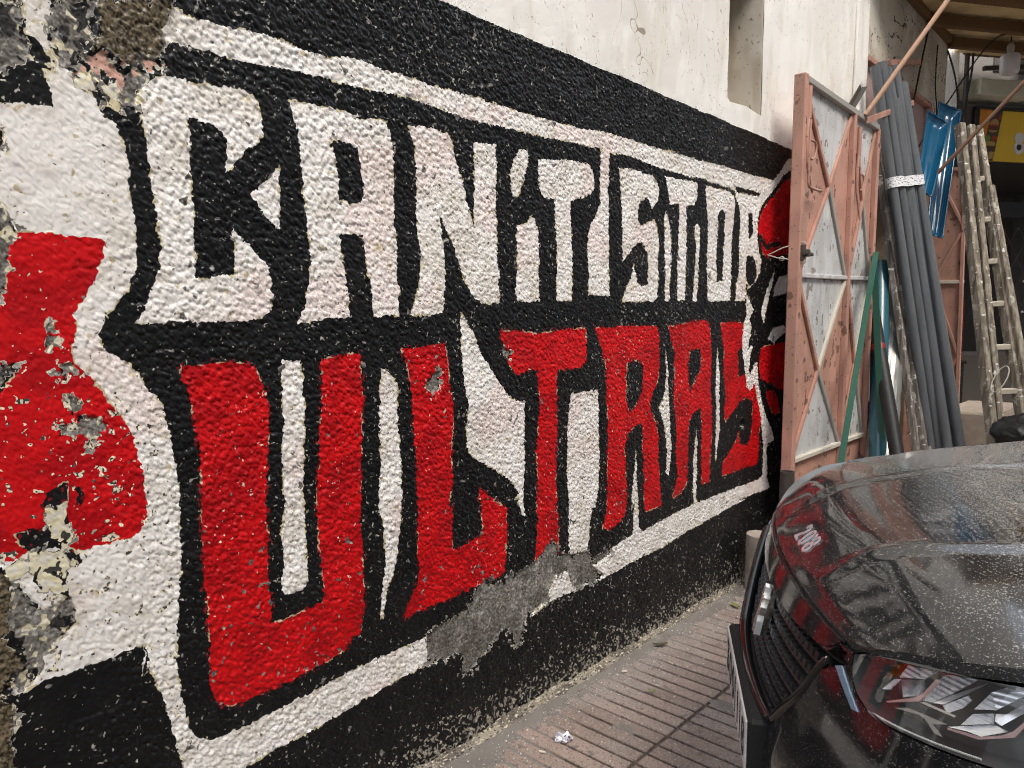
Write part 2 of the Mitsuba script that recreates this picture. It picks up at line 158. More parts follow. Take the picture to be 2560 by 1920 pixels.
def fields(y, z):
    """(parity bits of the paint fields at a point of the wall; distance to the nearest edge of white, of red, of any other field)."""
    b = mi.UInt32(dr.clip((y - Y0) / BW, 0, NB - 1)); i = dr.gather(mi.UInt32, E_S, b); e = dr.gather(mi.UInt32, E_S, b + 1)
    far = mi.Float(REACH * REACH)
    def body(i, e, bits, dw, dred, do, y, z):
        a, c, d, f, t = (dr.gather(A, B, i) for A, B in ((mi.Float, E_Y0), (mi.Float, E_Z0), (mi.Float, E_Y1), (mi.Float, E_Z1), (mi.UInt32, E_T)))
        ey, ez = d - a, f - c
        u = dr.clip(((y - a) * ey + (z - c) * ez) / dr.maximum(ey * ey + ez * ez, 1e-12), 0, 1)
        q = dr.square(y - a - u * ey) + dr.square(z - c - u * ez)
        hit = ((a > y) != (d > y)) & (z < c + (y - a) * ez / dr.select(ey == 0, 1e-9, ey))
        bits = bits ^ dr.select(hit, mi.UInt32(1) << t, mi.UInt32(0))
        dw = dr.select(t == 0, dr.minimum(dw, q), dw); dred = dr.select(t == 1, dr.minimum(dred, q), dred); do = dr.select(t > 1, dr.minimum(do, q), do)
        return i + 1, e, bits, dw, dred, do, y, z
    r = dr.while_loop(state=(i, e, mi.UInt32(0), mi.Float(far), mi.Float(far), mi.Float(far), mi.Float(y), mi.Float(z)), cond=lambda i, e, *o: i < e, body=body)
    return r[2], dr.sqrt(r[3]), dr.sqrt(r[4]), dr.sqrt(r[5])
def mural_color(p, n, uv):
    y, z = p.y, p.z
    a1, a2 = noise(y * 62, z * 62, 1.3), noise(y * 62, z * 62, 8.7)
    b1, b2 = noise(y * 170, z * 170, 3.1), noise(y * 170, z * 170, 5.2)
    qy, qz = y + .009 * (a1 - .5) + .007 * (b1 - .5), z + .009 * (a2 - .5) + .008 * (b2 - .5)
    bits, dw, dred, do = fields(qy, qz)
    on = lambda k: (bits & (1 << k)) != 0
    pick = lambda c, a, b: dr.select(c, mi.Color3f(a), mi.Color3f(b))
    big, mid, fine, dot = fbm(y * 2.3, z * 2.3, 4.0), fbm(y * 14, z * 14, 9.0), noise(y * 240, z * 240, 2.0), noise(y * 118, z * 118, 6.0)
    # paints
    ry, rz = .83 * y - .56 * z + .012 * a1, .56 * y + .83 * z + .012 * a2
    def blot(sc, seed): return .62 * noise(ry * sc, rz * sc, seed) + .38 * noise(rz * sc * 2.1 + 5, ry * sc * 2.3, seed + 3)
    s1, s2, s3 = blot(105, 12.0), blot(60, 21.0), blot(34, 37.0)
    black = mix((.0058, .006, .0068), (.0125, .0125, .0125), mid)
    black = pick((s1 > .835) | ((s1 > .77) & (big > .56)), mix((.10, .095, .085), (.44, .42, .37), fine), black)
    white = mix((.76, .735, .70), (.67, .63, .575), smoothstep(.42, .75, mid))
    white = mix(white, (.74, .60, .57), .5 * smoothstep(.5, .72, fbm(ry * 5.1 + 3, rz * 3.7, 2.0)))
    white = pick(s2 > .81, mix((.46, .38, .24), (.60, .53, .40), fine), white)
    white = pick((s1 > .83) & (mid > .5), (.14, .12, .11), white)
    red = mix((.52, .0065, .009), (.38, .005, .008), smoothstep(.35, .7, mid))
    worn = smoothstep(.62, .42, z) * smoothstep(.9, 1.1, y)
    red = pick((s2 > .835 - .085 * worn) & (z < .75 + .5 * (big - .5)), mix((.14, .12, .11), (.30, .27, .25), fine), red)
    red = pick((s1 > .84) & (big > .48), (.62, .55, .45), red)
    grey = mix(mix((.075, .067, .056), (.24, .228, .21), smoothstep(.25, .75, .3 * mid + .3 * s2 + .4 * fine)), (.40, .385, .36), .75 * smoothstep(.56, .74, s1) * smoothstep(.4, .6, mid))
    stain = (y < .8) & (.6 * s3 + .4 * s2 < .42)
    grey = pick((s2 > .69) & (y < .8), mix((.52, .46, .27), (.66, .62, .52), fine), pick(stain, mix((.016, .016, .016), (.05, .048, .045), fine), grey))
    brown = mix((.030, .026, .020), (.155, .122, .075), smoothstep(.25, .75, .6 * fine + .4 * mid))
    pink = mix((.50, .29, .23), (.62, .40, .32), mid)
    cream = pick(s2 > .62, (.62, .60, .52), mix((.58, .50, .30), (.70, .66, .50), mid)); cream = pick(s2 < .33, (.05, .047, .043), cream)
    # fields, the older coats first; a rim of old cream paint shows along many edges
    c = pick(on(0), white, black)
    rim = (dw < .0025) & (noise(y * 33, z * 33, 14.0) > .64)
    c = pick(rim, mix((.42, .36, .20), (.62, .56, .40), fine), c)
    c = pick(on(1), red, c)
    c = pick((dred < .0022) & (noise(y * 37, z * 29, 17.0) > .68), mix((.40, .30, .18), (.55, .46, .32), fine), c)
    c = pick((dred < .010) & ~on(1) & ~on(0) & (noise(y * 150, z * 110, 31.0) > .70), (.16, .010, .012), c)
    # lost plaster: its edge is broken up, and paint holds on in crumbs near it
    rag = .105 * (.45 * s3 + .30 * s2 + .25 * s1 - .5) + .010 * (fine - .5)
    depth = dr.select(bits >= 4, do, -do) + rag
    c = pick((dr.abs(depth) < .0035) & (s1 > .47) & (do < REACH * .98), mix((.50, .45, .34), (.64, .60, .52), fine), c)
    bare = depth > 0
    other = pick(on(5), cream, pick(on(4), pink, pick(on(3), brown, grey)))
    c = pick(bare & (do < REACH * .99) | (bits >= 4) & (do >= REACH * .99), other, c)
    # flakes in the smooth paint at the left, few elsewhere
    flake = (y < .80) & (z < 1.38) & ((s2 > .745) | (s1 > .81))
    c = pick(flake & (bits < 4) & (bits > 0), pick(fine > .42, (.70, .63, .48), (.06, .06, .06)), c)
    chip = (s3 > .87)
    c = pick(chip & (bits < 4), grey, c)
    # splashed street dirt along the foot of the wall, in spots
    foot = (s1 > .52 + 1.7 * dr.maximum(z - .02, 0)) & (z < .19)
    return pick(foot, mix((.16, .14, .115), (.40, .37, .31), fine), c)
mat('mural', mural_color, .30, .25)
# ------------------------------------------------------------------ materials of the setting
def plaster_color(p, n, uv):
    y0, z0 = p.y + p.x, p.z
    w1, w2 = fbm(y0 * 4, z0 * 4, 5.0), fbm(y0 * 4, z0 * 4, 15.0)
    y, z = y0 + .10 * w1, z0 + .10 * w2
    c = mix((.79, .77, .725), (.72, .69, .635), smoothstep(.38, .66, fbm(y * 1.6, z * .9, 1.0)))
    c = mix(c, (.63, .575, .48), .45 * smoothstep(.55, .75, fbm(y * 9, z * 1.7, 6.0)))
    c = mix(c, (.84, .82, .77), .5 * smoothstep(.52, .68, fbm(y * 12 + 4, z * 2.6, 9.0)))
    g = .6 * noise(y * 120 + z * 50, z * 60, 3.0) + .4 * noise(z * 170, y * 190, 8.0)
    c = dr.select((g > .80) & (w2 > .46), C3(.40, .35, .29), c)
    d1, d2, w = voronoi(y0 * 2.6 + 1.1 * w1, z0 * 1.7 + 1.3 * w2)
    return dr.select((d2 - d1 < .0045) & (fbm(y0 * 1.3 + 9, z0 * 1.3, 33.0) > .53), C3(.33, .28, .22), c)
mat('plaster', plaster_color, .85, .3, bump=lambda p, n, uv: .0022 * noise((p.y + p.x) * 26, p.z * 16, 3.0) + .0012 * noise((p.y + p.x) * 90, p.z * 60, 5.0))
def old_plaster(p, n, uv):
    y, z = p.y + 1.3 * p.x, p.z
    c = mix((.57, .52, .435), (.42, .365, .29), smoothstep(.35, .68, fbm(y * 1.9, z * 1.3, 4.0)))
    c = mix(c, (.58, .55, .48), .6 * smoothstep(.55, .7, fbm(y * 5, z * 4, 8.0)))
    c = dr.select((noise(y * 60 + z * 20, z * 55 - y * 25, 3.0) > .88) & (fbm(y * 6, z * 6, 1.0) > .52), C3(.22, .18, .14), c)
    d1, d2, w = voronoi(y * 2.1 + 1.2 * fbm(y * 6, z * 6, 5.0), z * 1.4 + 1.2 * fbm(y * 5, z * 7, 15.0))
    return dr.select((d2 - d1 < .016) & (fbm(y * 1.5, z * 1.5, 33.0) > .5), C3(.11, .09, .07), c)
mat('old_plaster', old_plaster, .9, .3, bump=lambda p, n, uv: .005 * fbm((p.y + p.x) * 14, p.z * 12, 3.0))
def tile_color(p, n, uv):
    c = mix((.31, .228, .185), (.24, .185, .155), fbm(p.x * 6, p.y * 6, 1.0))
    r = cell_rand(dr.floor((p.y - .0057) / .0735), dr.floor((p.x - .065) / .44), 4)
    c = c * (.86 + .28 * r)
    c = mix(c, (.27, .235, .205), .7 * smoothstep(.44, .66, fbm(p.x * 5 + 3, p.y * 3.1, 7.0)))
    g = noise(p.x * 260, p.y * 260, 2.0)
    c = dr.select(g > .80, C3(.13, .10, .085), dr.select(g < .17, C3(.42, .34, .30), c))
    return dr.select((noise(p.x * 60, p.y * 60, 5.0) > .86) & (fbm(p.x * 9, p.y * 9, 3.0) > .5), C3(.17, .145, .125), c)
mat('tile', tile_color, .75, .4, bump=lambda p, n, uv: .0009 * noise(p.x * 240, p.y * 240, 3.0) + .0012 * fbm(p.x * 60, p.y * 60, 2.0))
def cement_color(p, n, uv):
    c = mix((.155, .135, .115), (.235, .21, .185), fbm(p.x * 9, p.y * 9, 3.0))
    g = noise(p.x * 230, p.y * 230, p.z * 230)
    c = dr.select(g > .82, C3(.40, .37, .32), dr.select(g < .16, C3(.10, .088, .075), c))
    return mix(c, (.15, .125, .105), .6 * smoothstep(.52, .68, fbm(p.x * 4, p.y * 4, 13.0)))
mat('cement', cement_color, .9, .3, bump=lambda p, n, uv: .002 * fbm(p.x * 90, p.y * 90, p.z * 90))
mat('joint', lambda p, n, uv: mix((.075, .058, .046), (.13, .105, .085), noise(p.x * 90, p.y * 90, 1.0)), .95, .2)
mat('forecourt', lambda p, n, uv: mix((.44, .36, .31), (.32, .27, .235), fbm(p.x * 5, p.y * 5, 1.0)), .85, .3)
mat('asphalt', lambda p, n, uv: mix((.045, .044, .043), (.085, .082, .078), fbm(p.x * 40, p.y * 40, 1.0)), .9, .3)
def crust_color(p, n, uv):
    g = noise(p.x * 170, p.y * 130, p.z * 170); k = fbm(p.y * 11, p.z * 16, 2.0)
    c = mix((.15, .125, .10), (.30, .26, .20), smoothstep(.35, .65, k))
    c = dr.select(g > .70, mix((.58, .54, .45), (.48, .42, .29), k), c)
    return dr.select(g < .28, C3(.055, .05, .045), c)
mat('crust', crust_color, .85, .3)

# ------------------------------------------------------------------ ground
structure('street_ground', trimesh.Trimesh(V([-30, -60, -.030], [90, -60, -.030], [90, 90, -.030], [-30, 90, -.030]), [[0, 1, 2], [0, 2, 3]]), 'm_asphalt', 'dark street ground around the tiled pavement')
structure('pavement', trimesh.Trimesh(V([-.3, -6, -.009], [4.2, -6, -.009], [4.2, 14, -.009], [-.3, 14, -.009]), [[0, 1, 2], [0, 2, 3]]), 'm_joint', 'tiled pavement of narrow pinkish strips along the wall')
rng = np.random.default_rng(5)
for i in range(46):
    yc = .0057 + .0735 * (i + 18) + .03675
    for k in range(4):
        m = cbox(.44 - .014, .0735 - rng.uniform(.012, .015), .010, .0026); v = np.array(m.vertices)
        v[:, 2] += v[:, 0] * rng.normal(0, .0016) + rng.normal(0, .0006); m.vertices = v + V(.065 + .44 * k + .22, yc + rng.normal(0, .0009), -.0052)
        put('paver', m, 'm_tile', 'pavement')
structure('forecourt', trimesh.Trimesh(V([.02, 4.72, -.0025], [4.2, 4.72, -.0025], [7.5, 12.5, -.0025], [.02, 12.5, -.0025]), [[0, 1, 2], [0, 2, 3]]), 'm_forecourt', 'worn pinkish concrete floor in front of the shop')
# cement smeared over the strips along the foot of the wall
yy, xx = np.meshgrid(np.arange(-.6, 6.0, .011), np.concatenate([np.arange(0, .44, .009), [.46]]), indexing='ij')
w = .10 + .13 * meshkit.fbm(np.stack([yy * 2.1, yy * 0, yy * 0 + 3], -1), 2, 3) + .07 * meshkit.fbm(np.stack([yy * 11, xx * 11, 0 * yy], -1), 3, 8) + .12 * np.clip((2.15 - yy) / .5, 0, 1)
zz = .0052 - .011 * xx / w + .0028 * (meshkit.fbm(np.stack([yy * 30, xx * 30, 0 * yy], -1), 3, 5) - .5) + .0014 * (meshkit.noise(np.stack([yy * 140, xx * 140, 0 * yy], -1), 6) - .5)
zz = np.minimum(zz, .007)
structure('cement_skirt', grid(*yy.shape, np.stack([xx, yy, zz], -1)), 'm_cement', 'grey cement smeared over the tiles along the wall foot', True)

# ------------------------------------------------------------------ the painted wall
WALL = thing('painted_wall', 'long wall with black, white and red graffiti lettering below pale plaster', 'wall')
ys = [-.6]
while ys[-1] < 5.96:
    y = ys[-1]; ys.append(y + (.012 if y < .36 or y > 4.75 else .0026 + .00085 * (y - .36)))
ys = np.array(ys); zs = np.linspace(0, 2.5, 720)
YY, ZZ = np.meshgrid(ys, zs, indexing='ij')
ztop = 2.536 - .0105 * (ys - 1.5) + .010 * (meshkit.fbm(np.stack([ys * 9, ys * 0, ys * 0], -1), 3, 2) - .5)
ZZ = ZZ / 2.5 * ztop[:, None]
Q = np.stack([YY, ZZ], -1).reshape(-1, 2); Q3 = np.column_stack([Q, 0 * Q[:, 0]])
warp = Q + .006 * np.stack([meshkit.noise(Q3 * 45, 1) - .5, meshkit.noise(Q3 * 45, 2) - .5], -1)
rng = np.random.default_rng(11)
def lumps(step, rad, amp):
    gy, gz = np.meshgrid(np.arange(-.65, 6.0, step), np.arange(-.03, 2.6, step), indexing='ij')
    c = np.stack([gy, gz], -1).reshape(-1, 2) + rng.uniform(-.5, .5, (gy.size, 2)) * step
    a, r = rng.uniform(.25, 1, len(c)), rad * rng.uniform(.75, 1.25, len(c))
    d, i = cKDTree(c).query(warp, k=4)
    return amp * np.max(a[i] * np.clip(1 - (d / r[i]) ** 2, 0, 1) ** .62, 1)
allof = lambda k: union_all([Polygon(r) for r in MURAL[k]])
bare = union_all([allof('grey'), allof('brown'), allof('pink')]).buffer(.002)
inb = contains_xy(bare, Q[:, 0], Q[:, 1]); inbr = contains_xy(allof('brown').buffer(.002), Q[:, 0], Q[:, 1])
left = np.clip((Q[:, 0] - .60 - .10 * (meshkit.fbm(Q3 * 5, 2, 9) - .5) * 2) / .22, 0, 1); left = np.where(Q[:, 1] < .62, np.clip((Q[:, 0] - .50) / .15, 0, 1), left)
k = .22 + .78 * left; k = np.where(inb, .5, k); k = np.where(inbr, 1.15, k)
h = (lumps(.0125, .0095, .0066) + lumps(.0066, .0051, .0034)) * k
h += .0030 * (meshkit.fbm(Q3 * 22, 2, 4) - .5) + .014 * (meshkit.fbm(Q3 * 3.2, 2, 6) - .5) + .0022 * (meshkit.noise(Q3 * 210, 7) - .5)
h -= np.where(inb & ~inbr, .0035, 0)
pit = ((Q[:, 0] - 3.994) / .030) ** 2 + ((Q[:, 1] - .922) / .030) ** 2          # the hole by the last letter
h -= .03 * np.clip(1.2 - pit, 0, 1)
XX = h.reshape(YY.shape)
P = np.stack([XX, YY, ZZ], -1)
lip = P[:, -1:].copy(); lip[..., 0] = -.03; lip[..., 2] += .004
put('roughcast', grid(len(ys), len(zs) + 1, np.concatenate([P, lip], 1)[:, ::-1]), 'm_mural', WALL, True, 'knobbly roughcast painted with the black, white and red lettering')
# pale plaster above, with the narrow window slot, and the lintel zone over the doorway
SLOT = (3.725, 4.136, 2.63, 3.36)
def plane_patch(poly, step, X, amp, seed):
    m = patch2(poly, step); v = np.zeros((len(m.vertices), 3)); v[:, 1:] = m.vertices[:, :2]
    v[:, 0] = X + amp * (meshkit.fbm(v * 4 + .5, 3, seed) - .5)
    return trimesh.Trimesh(v, m.faces, process=False)
def patch2(poly, step):
    """A polygon as a fine flat mesh in its own two coordinates."""
    x0, y0, x1, y1 = poly.bounds; prep = poly; shapely.prepare(prep)
    gx, gy = np.arange(x0, x1 + step, step), np.arange(y0, y1 + step, step)
    cells = shapely.box(*(a.ravel() for a in np.meshgrid(gx[:-1], gy[:-1], indexing='ij')), *(a.ravel() for a in np.meshgrid(gx[1:], gy[1:], indexing='ij')))
    inside = shapely.contains_properly(prep, cells); touch = shapely.intersects(prep, cells) & ~inside
    v, f = [], []
    for c in cells[inside]:
        x0, y0, x1, y1 = c.bounds; n = len(v); v += [(x0, y0), (x1, y0), (x1, y1), (x0, y1)]; f += [[n, n + 1, n + 2], [n, n + 2, n + 3]]
    for c in cells[touch]:
        g = shapely.intersection(prep, c)
        for q in getattr(g, 'geoms', [g]):
            if q.geom_type != 'Polygon' or q.area < 1e-10: continue
            a, b = trimesh.creation.triangulate_polygon(q, engine='earcut'); n = len(v); v += [tuple(t) for t in a]; f += (np.asarray(b) + n).tolist()
    v = np.round(np.array(v, float), 7); u, inv = np.unique(v, axis=0, return_inverse=True); f = inv.ravel()[np.array(f)]
    a, b, c = (u[f[:, k]] for k in range(3)); s = (b[:, 0] - a[:, 0]) * (c[:, 1] - a[:, 1]) - (b[:, 1] - a[:, 1]) * (c[:, 0] - a[:, 0])
    f = np.where((s < 0)[:, None], f[:, ::-1], f); f = f[np.abs(s) > 1e-13]
    return trimesh.Trimesh(np.column_stack([u, 0 * u[:, 0]]), f, process=False)
zlow = Polygon([(-.6, 2.44), (5.87, 2.44), (5.87, 5.2), (-.6, 5.2)]).difference(Polygon([(SLOT[0], SLOT[2] + .012), (SLOT[0] + .03, SLOT[2] - .006), (SLOT[0] + .22, SLOT[2] + .008), (SLOT[1], SLOT[2] - .006), (SLOT[1], SLOT[3]), (SLOT[0], SLOT[3])]))
put('plaster', plane_patch(zlow, .03, -.008, .012, 3), 'm_plaster', WALL, True, 'stained pale plaster with hairline cracks above the lettering')
a, b, c, d = SLOT
put('window_slot', cat([blk((-.30, a - .02, c - .03), (-.28, b + .02, d + .02)), blk((-.28, b - .001, c - .03), (-.0145, b + .03, d + .02)), blk((-.28, a - .03, c - .03), (-.0145, a + .001, d + .02)),
    blk((-.28, a, c - .05), (-.0145, b, c - .012)), blk((-.28, a, d), (-.0145, b, d + .03))]), 'm_old_plaster', WALL, False, 'deep narrow window slot with tan plastered sides')
put('corner_bead', rough(tube([(.004, 5.585, 2.56), (.003, 5.588, 3.2), (.004, 5.594, 3.9), (.003, 5.597, 5.1)], [.011, .012, .011, .012], 8), .002, 30, 3, .05), 'm_plaster', WALL, True, 'pale raised plaster line up the wall beside the gate')
put('jamb', blk((-.45, 5.84, 0), (-.0145, 5.8695, 3.37), .008), 'm_old_plaster', WALL)
over = Polygon([(5.872, 3.372), (8.10, 3.372), (8.10, 5.2), (5.872, 5.2)])
put('door_lintel_plaster', plane_patch(over, .03, -.010, .016, 9), 'm_old_plaster', WALL, True, 'brownish cracked plaster over the doorway')
put('lintel_soffit', blk((-.45, 5.872, 3.374), (-.022, 8.10, 3.42)), 'm_old_plaster', WALL)
put('pier', blk((-.45, 7.60, 0), (-.006, 8.10, 3.371), .012), 'm_old_plaster', WALL, False, 'stained plaster pier on the far side of the doorway')
put('recess_back', blk((-.60, 5.84, -.02), (-.47, 8.10, 3.42)), 'm_old_plaster', WALL)
# the crumbling crust at the foot
yy, t = np.meshgrid(np.arange(-.6, 5.9, .0075), np.linspace(0, 1, 15), indexing='ij')
s3 = np.stack([yy * 7, t * 2, 0 * t], -1); hgt = .006 + .044 * meshkit.fbm(s3, 3, 2); wid = .010 + .042 * meshkit.fbm(s3 + 9, 3, 5)
ang = t * np.pi / 2; q = np.stack([.003 + wid * (1 - np.cos(ang)) ** 1.1 * 1.0, yy, .002 + hgt * (1 - np.sin(ang))], -1)
q[..., 0] += .014 * np.sin(np.pi * t) * (meshkit.fbm(np.stack([yy * 60, t * 5, 0 * t], -1), 3, 1)) + .004 * (1 - t)
q[..., 2] += .010 * np.sin(np.pi * t) * (meshkit.fbm(np.stack([yy * 75, t * 6, 0 * t + 4], -1), 3, 4) - .2)
put('mortar_crust', grid(*yy.shape, q), 'm_crust', WALL, True, 'crumbling yellowish mortar crust along the wall foot')
# ------------------------------------------------------------------ the folding gate
def paint_worn(base, chip, dirt, s=1.0, amount=.0):
    def fn(p, n, uv):
        q = p * s
        k = fbm(q.x * 9 + q.y * 7, q.y * 5 - q.x * 3, q.z * 6)
        c = mix(base, tuple(.82 * v for v in base), smoothstep(.35, .7, k))
        c = mix(c, dirt, .75 * smoothstep(.50, .68, fbm(q.x * 17 + q.y * 13, q.z * 3.0, 4.0)))
        c = dr.select(fbm(q.y * 23, q.z * 19, q.x * 20 + 7) > .715, C3(*chip), c)
        g = noise(q.x * 130 + q.y * 90, q.y * 60, q.z * 95)
        return dr.select((g > .86 - amount) & (k > .46), C3(*chip), c)
    return fn
mat('pink_paint', paint_worn((.49, .265, .20), (.18, .10, .075), (.36, .215, .165)), .55, .35)
mat('grey_paint', paint_worn((.54, .54, .53), (.24, .20, .17), (.40, .39, .37)), .40, .5)
mat('grey_rail', (.30, .285, .255), .5, .5); mat('dark_steel', (.055, .045, .038), .55, .5); mat('pale_rail', (.52, .48, .40), .6, .4)
GX = .150
def tri(pts, x, t):
    """A triangle or polygon of sheet metal standing in the gate's plane: pts are (along, up)."""
    return prism(pts, t, place(V(x, 0, 0), (0, 1, 0), (0, 0, 1)))
def leaf_pattern(root, L, R, c1, c2, top, bar_z, ap1, ap2, base, right_half=False):
    tz = lambda y: top - .035 * (y - 4.27)
    back = [(L, .10), (R, .10), (R, tz(R)), (L, tz(L))]
    put('sheet', tri(back, GX - .004, .004), 'm_pink_paint', root)
    for pts in ([(L + .035, tz(L) - .03), (R - .02, tz(R) - .03), (c1, ap1 + .012)], [(c1, ap1 - .012), (R - .02, bar_z + .012), (L + .03, bar_z + .012)],
                [(L + .03, bar_z - .012), (R - .02, bar_z - .012), (c2, ap2 + .012)], [(c2, ap2 - .012), (R - .03, base + .012), (L + .03, base + .012)]):
        a = Polygon(pts); m = tri(pts, GX + .0005, .0022); v = np.array(m.vertices)
        put('panel', m, 'm_grey_paint', root)
    def diag(y0, z0, y1, z1, m): put('lattice_bar', bar((GX + .010, y0, z0), (GX + .010, y1, z1), .030, .018, .003, (1, 0, 0)), m, root)
    pk, gr = 'm_pink_paint', 'm_grey_rail'
    diag(L + .03, tz(L) - .03, c1, ap1, pk); diag(c1, ap1, R - .02, tz(R) - .03, 'm_pink_paint')
    diag(L + .02, bar_z, c1, ap1, pk); diag(c1, ap1, R - .01, bar_z, gr)
    diag(L + .02, bar_z, c2, ap2, 'm_pink_paint'); diag(c2, ap2, R - .01, bar_z, 'm_pale_rail')
    diag(L + .02, base, c2, ap2, pk); diag(c2, ap2, R - .01, base, gr)
    put('cross_rail', bar((GX + .012, L + .02, bar_z), (GX + .012, R - .004, bar_z + .010), .026, .030, .004, (1, 0, 0)), 'm_grey_paint', root)
    put('top_rail', bar((GX + .016, L, tz(L) - .012), (GX + .016, R, tz(R) - .012), .036, .040, .003, (1, 0, 0)), gr, root)
    put('base_rail', bar((GX + .014, L + .02, base), (GX + .014, R, base), .028, .030, .004, (1, 0, 0)), 'm_pale_rail', root)
    put('bottom_rail', bar((GX + .012, L, .12), (GX + .012, R, .12), .050, .034, .003, (1, 0, 0)), pk, root)
def bolt(root, y, z, s=1.0):
    x = GX + .045
    b = put('bolt', cat([blk((x - .028, y - .024 * s, z - .16), (x - .010, y + .030 * s, z), .004), tube([(x, y + .012, z + .005), (x, y + .012, z - .17)], .014, 10)]), 'm_pink_paint', root, 25)
    spindle = tube([(x, y + .008, z - .17), (x, y - .012, z - .27), (x, y + .004, z - .40), (x, y + .10 * s, z - .56)], [.010, .013, .008, .006], 8)
    put('spindle', spindle, 'm_pink_paint', b, True)
    dl = [(x + .012, y + .03 + .075 * s * u, z - .285 - .10 * w) for u, w in ((0, 0), (.5, -.02), (.95, .08), (1, .45), (.7, .85), (.25, 1), (.02, .98))]
    put('handle', tube(dl, .0065, 8), 'm_pink_paint', b, True)
    return b
G = thing('folding_gate', 'tall pink and grey folding metal gate with lattice triangles, standing against the painted wall', 'gate')
leaf_pattern(G, 4.285, 5.105, 4.74, 4.672, 2.836, 1.752, 2.290, 1.193, .686)
leaf_pattern(G, 5.112, 5.575, 5.36, 5.345, 2.836, 1.762, 2.276, 1.20, .690)
put('post', blk((GX - .022, 4.236, .02), (GX + .045, 4.288, 2.842), .006), 'm_pink_paint', G)
for y in (5.100, 5.575): put('stile', bar((GX + .016, y, .06), (GX + .016, y, 2.80 - .035 * (y - 4.9)), .030, .046, .010, (1, 0, 0)), 'm_pink_paint', G)
b = bolt(G, 4.285, 2.775)
put('pull_rod', tube([(GX + .055, 4.300, 2.60), (GX + .055, 4.292, 2.42), (GX + .055, 4.296, 2.26), (GX + .055, 4.312, 2.238), (GX + .055, 4.40, 2.234), (GX + .055, 4.51, 2.238)], .0075, 8), 'm_pink_paint', b, True)
bolt(G, 5.13, 2.70, .8)
put('latch', cat([blk((GX + .045, 4.245, 1.83), (GX + .062, 4.285, 1.92), .004), tube([(GX + .07, 4.24, 1.872), (GX + .07, 4.35, 1.868)], .011, 10), blk((GX + .06, 4.268, 1.852), (GX + .085, 4.292, 1.892), .004)]), 'm_dark_steel', G, 25)
single('tie_wire', cat([tube([(.012, 4.235, 1.868), (.10, 4.236, 1.905), (.205, 4.262, 1.935), (.216, 4.275, 1.925)], .0035, 6), tube([(.012, 4.235, 1.868), (.07, 4.236, 1.850), (.12, 4.24, 1.842), (.20, 4.255, 1.822), (.212, 4.27, 1.835)], .0035, 6),
    tube([(.09 + .012 * math.sin(t), 4.236 + .002 * t, 1.846 + .012 * math.cos(t)) for t in np.linspace(0, 9, 28)], .0025, 6)]), 'm_pale_rail', 'twisted wire tying the gate latch to the red patch of the wall', 'wire', smooth=True)
single('steel_stub', cat([pipe((.352, 3.79, .0), (.345, 3.795, .735), .036, .030)]), 'm_dark_steel', 'short dark steel tube standing in front of the foot of the pink gate', 'post', smooth=30)
mat('pole_paint', (.46, .28, .19), .5, .4)
single('brace_pole', tube([(.19, 5.25, 2.80), (.48, 5.46, 3.33), (.80, 5.70, 3.92), (1.02, 5.86, 4.32)], .0155, 12), 'm_pole_paint', 'long slanting pinkish round pole rising from the gate to the canopy', 'pole', smooth=True)
single('flat_bar', bar((.19, 5.275, 2.77), (.12, 6.58, 3.15), .010, .038, .002), 'm_pink_paint', 'flat pink steel bar crossing in front of the grey pipe bundle', 'bar')
single('cross_bar', bar((.03, 6.25, 3.39), (.03, 7.03, 3.575), .030, .042, .003), 'm_pink_paint', 'short pink bar behind the pipe tops, level under the canopy', 'bar')
single('angle_stub', cat([bar((.03, 5.40, 2.90), (.04, 5.60, 3.08), .035, .005, .001, (1, 0, 0)), bar((.055, 5.41, 2.895), (.065, 5.61, 3.075), .005, .035, .001, (1, 0, 0))]), 'm_dark_steel', 'dark angle iron stub poking up behind the top of the gate', 'angle iron')
# ------------------------------------------------------------------ the doorway and what leans in it
mat('pvc', lambda p, n, uv: mix((.085, .092, .098), (.132, .139, .145), noise(p.x * 26, p.y * 26, p.z * 3.2)), .30, .6)
mat('lilac_paint', (.38, .275, .26), .4, .5)
mat('film', lambda p, n, uv: dr.select(noise(p.x * 60, p.y * 60, p.z * 190) > .70, C3(.10, .10, .10), C3(.72, .72, .73)), .25, .6)
def wood(dark, light, splash, s=1.0):
    def fn(p, n, uv):
        g = fbm(p.x * 60 * s, p.y * 60 * s, p.z * 4 * s); c = mix(dark, light, smoothstep(.25, .75, g))
        k = fbm(p.x * 22 + 3, p.y * 22, p.z * 14); f = noise(p.x * 120, p.y * 120, p.z * 90)
        c = dr.select((k > .655) & (f > .35), C3(*splash), c)
        c = dr.select((f > .84) & (k < .52), C3(.075, .06, .045), c)
        return dr.select(noise(p.x * 29 + 40, p.y * 29, p.z * 46) > .87, C3(.62, .60, .55), c)
    return fn
mat('ladder_wood', wood((.14, .115, .088), (.33, .285, .22), (.46, .42, .35)), .85, .3)
mat('plank_wood', wood((.10, .085, .072), (.24, .21, .185), (.42, .40, .37)), .85, .3)
mat('rung_wood', (.44, .39, .31), .85, .3)
mat('beam_wood', (.16, .092, .042), .7, .3)
mat('ceiling_board', lambda p, n, uv: mix(mix((.68, .52, .27), (.80, .64, .36), fbm(p.x * 14 - p.y * 10, p.x * 2 + p.y * 2.6, 3.0)), (.44, .31, .16), .7 * smoothstep(.55, .7, fbm(p.x * 2.2, p.y * 2.2, 8.0))), .7, .3)
mat('blue_plastic', (.003, .070, .145), .14, .6, clearcoat=1.0, clearcoat_gloss=.95)
mat('black_rubber', (.016, .016, .016), .5, .4)
mat('green_paint', (.022, .095, .065), .35, .5)
mat('teal_film', (.022, .10, .13), .25, .6, clearcoat=.5)
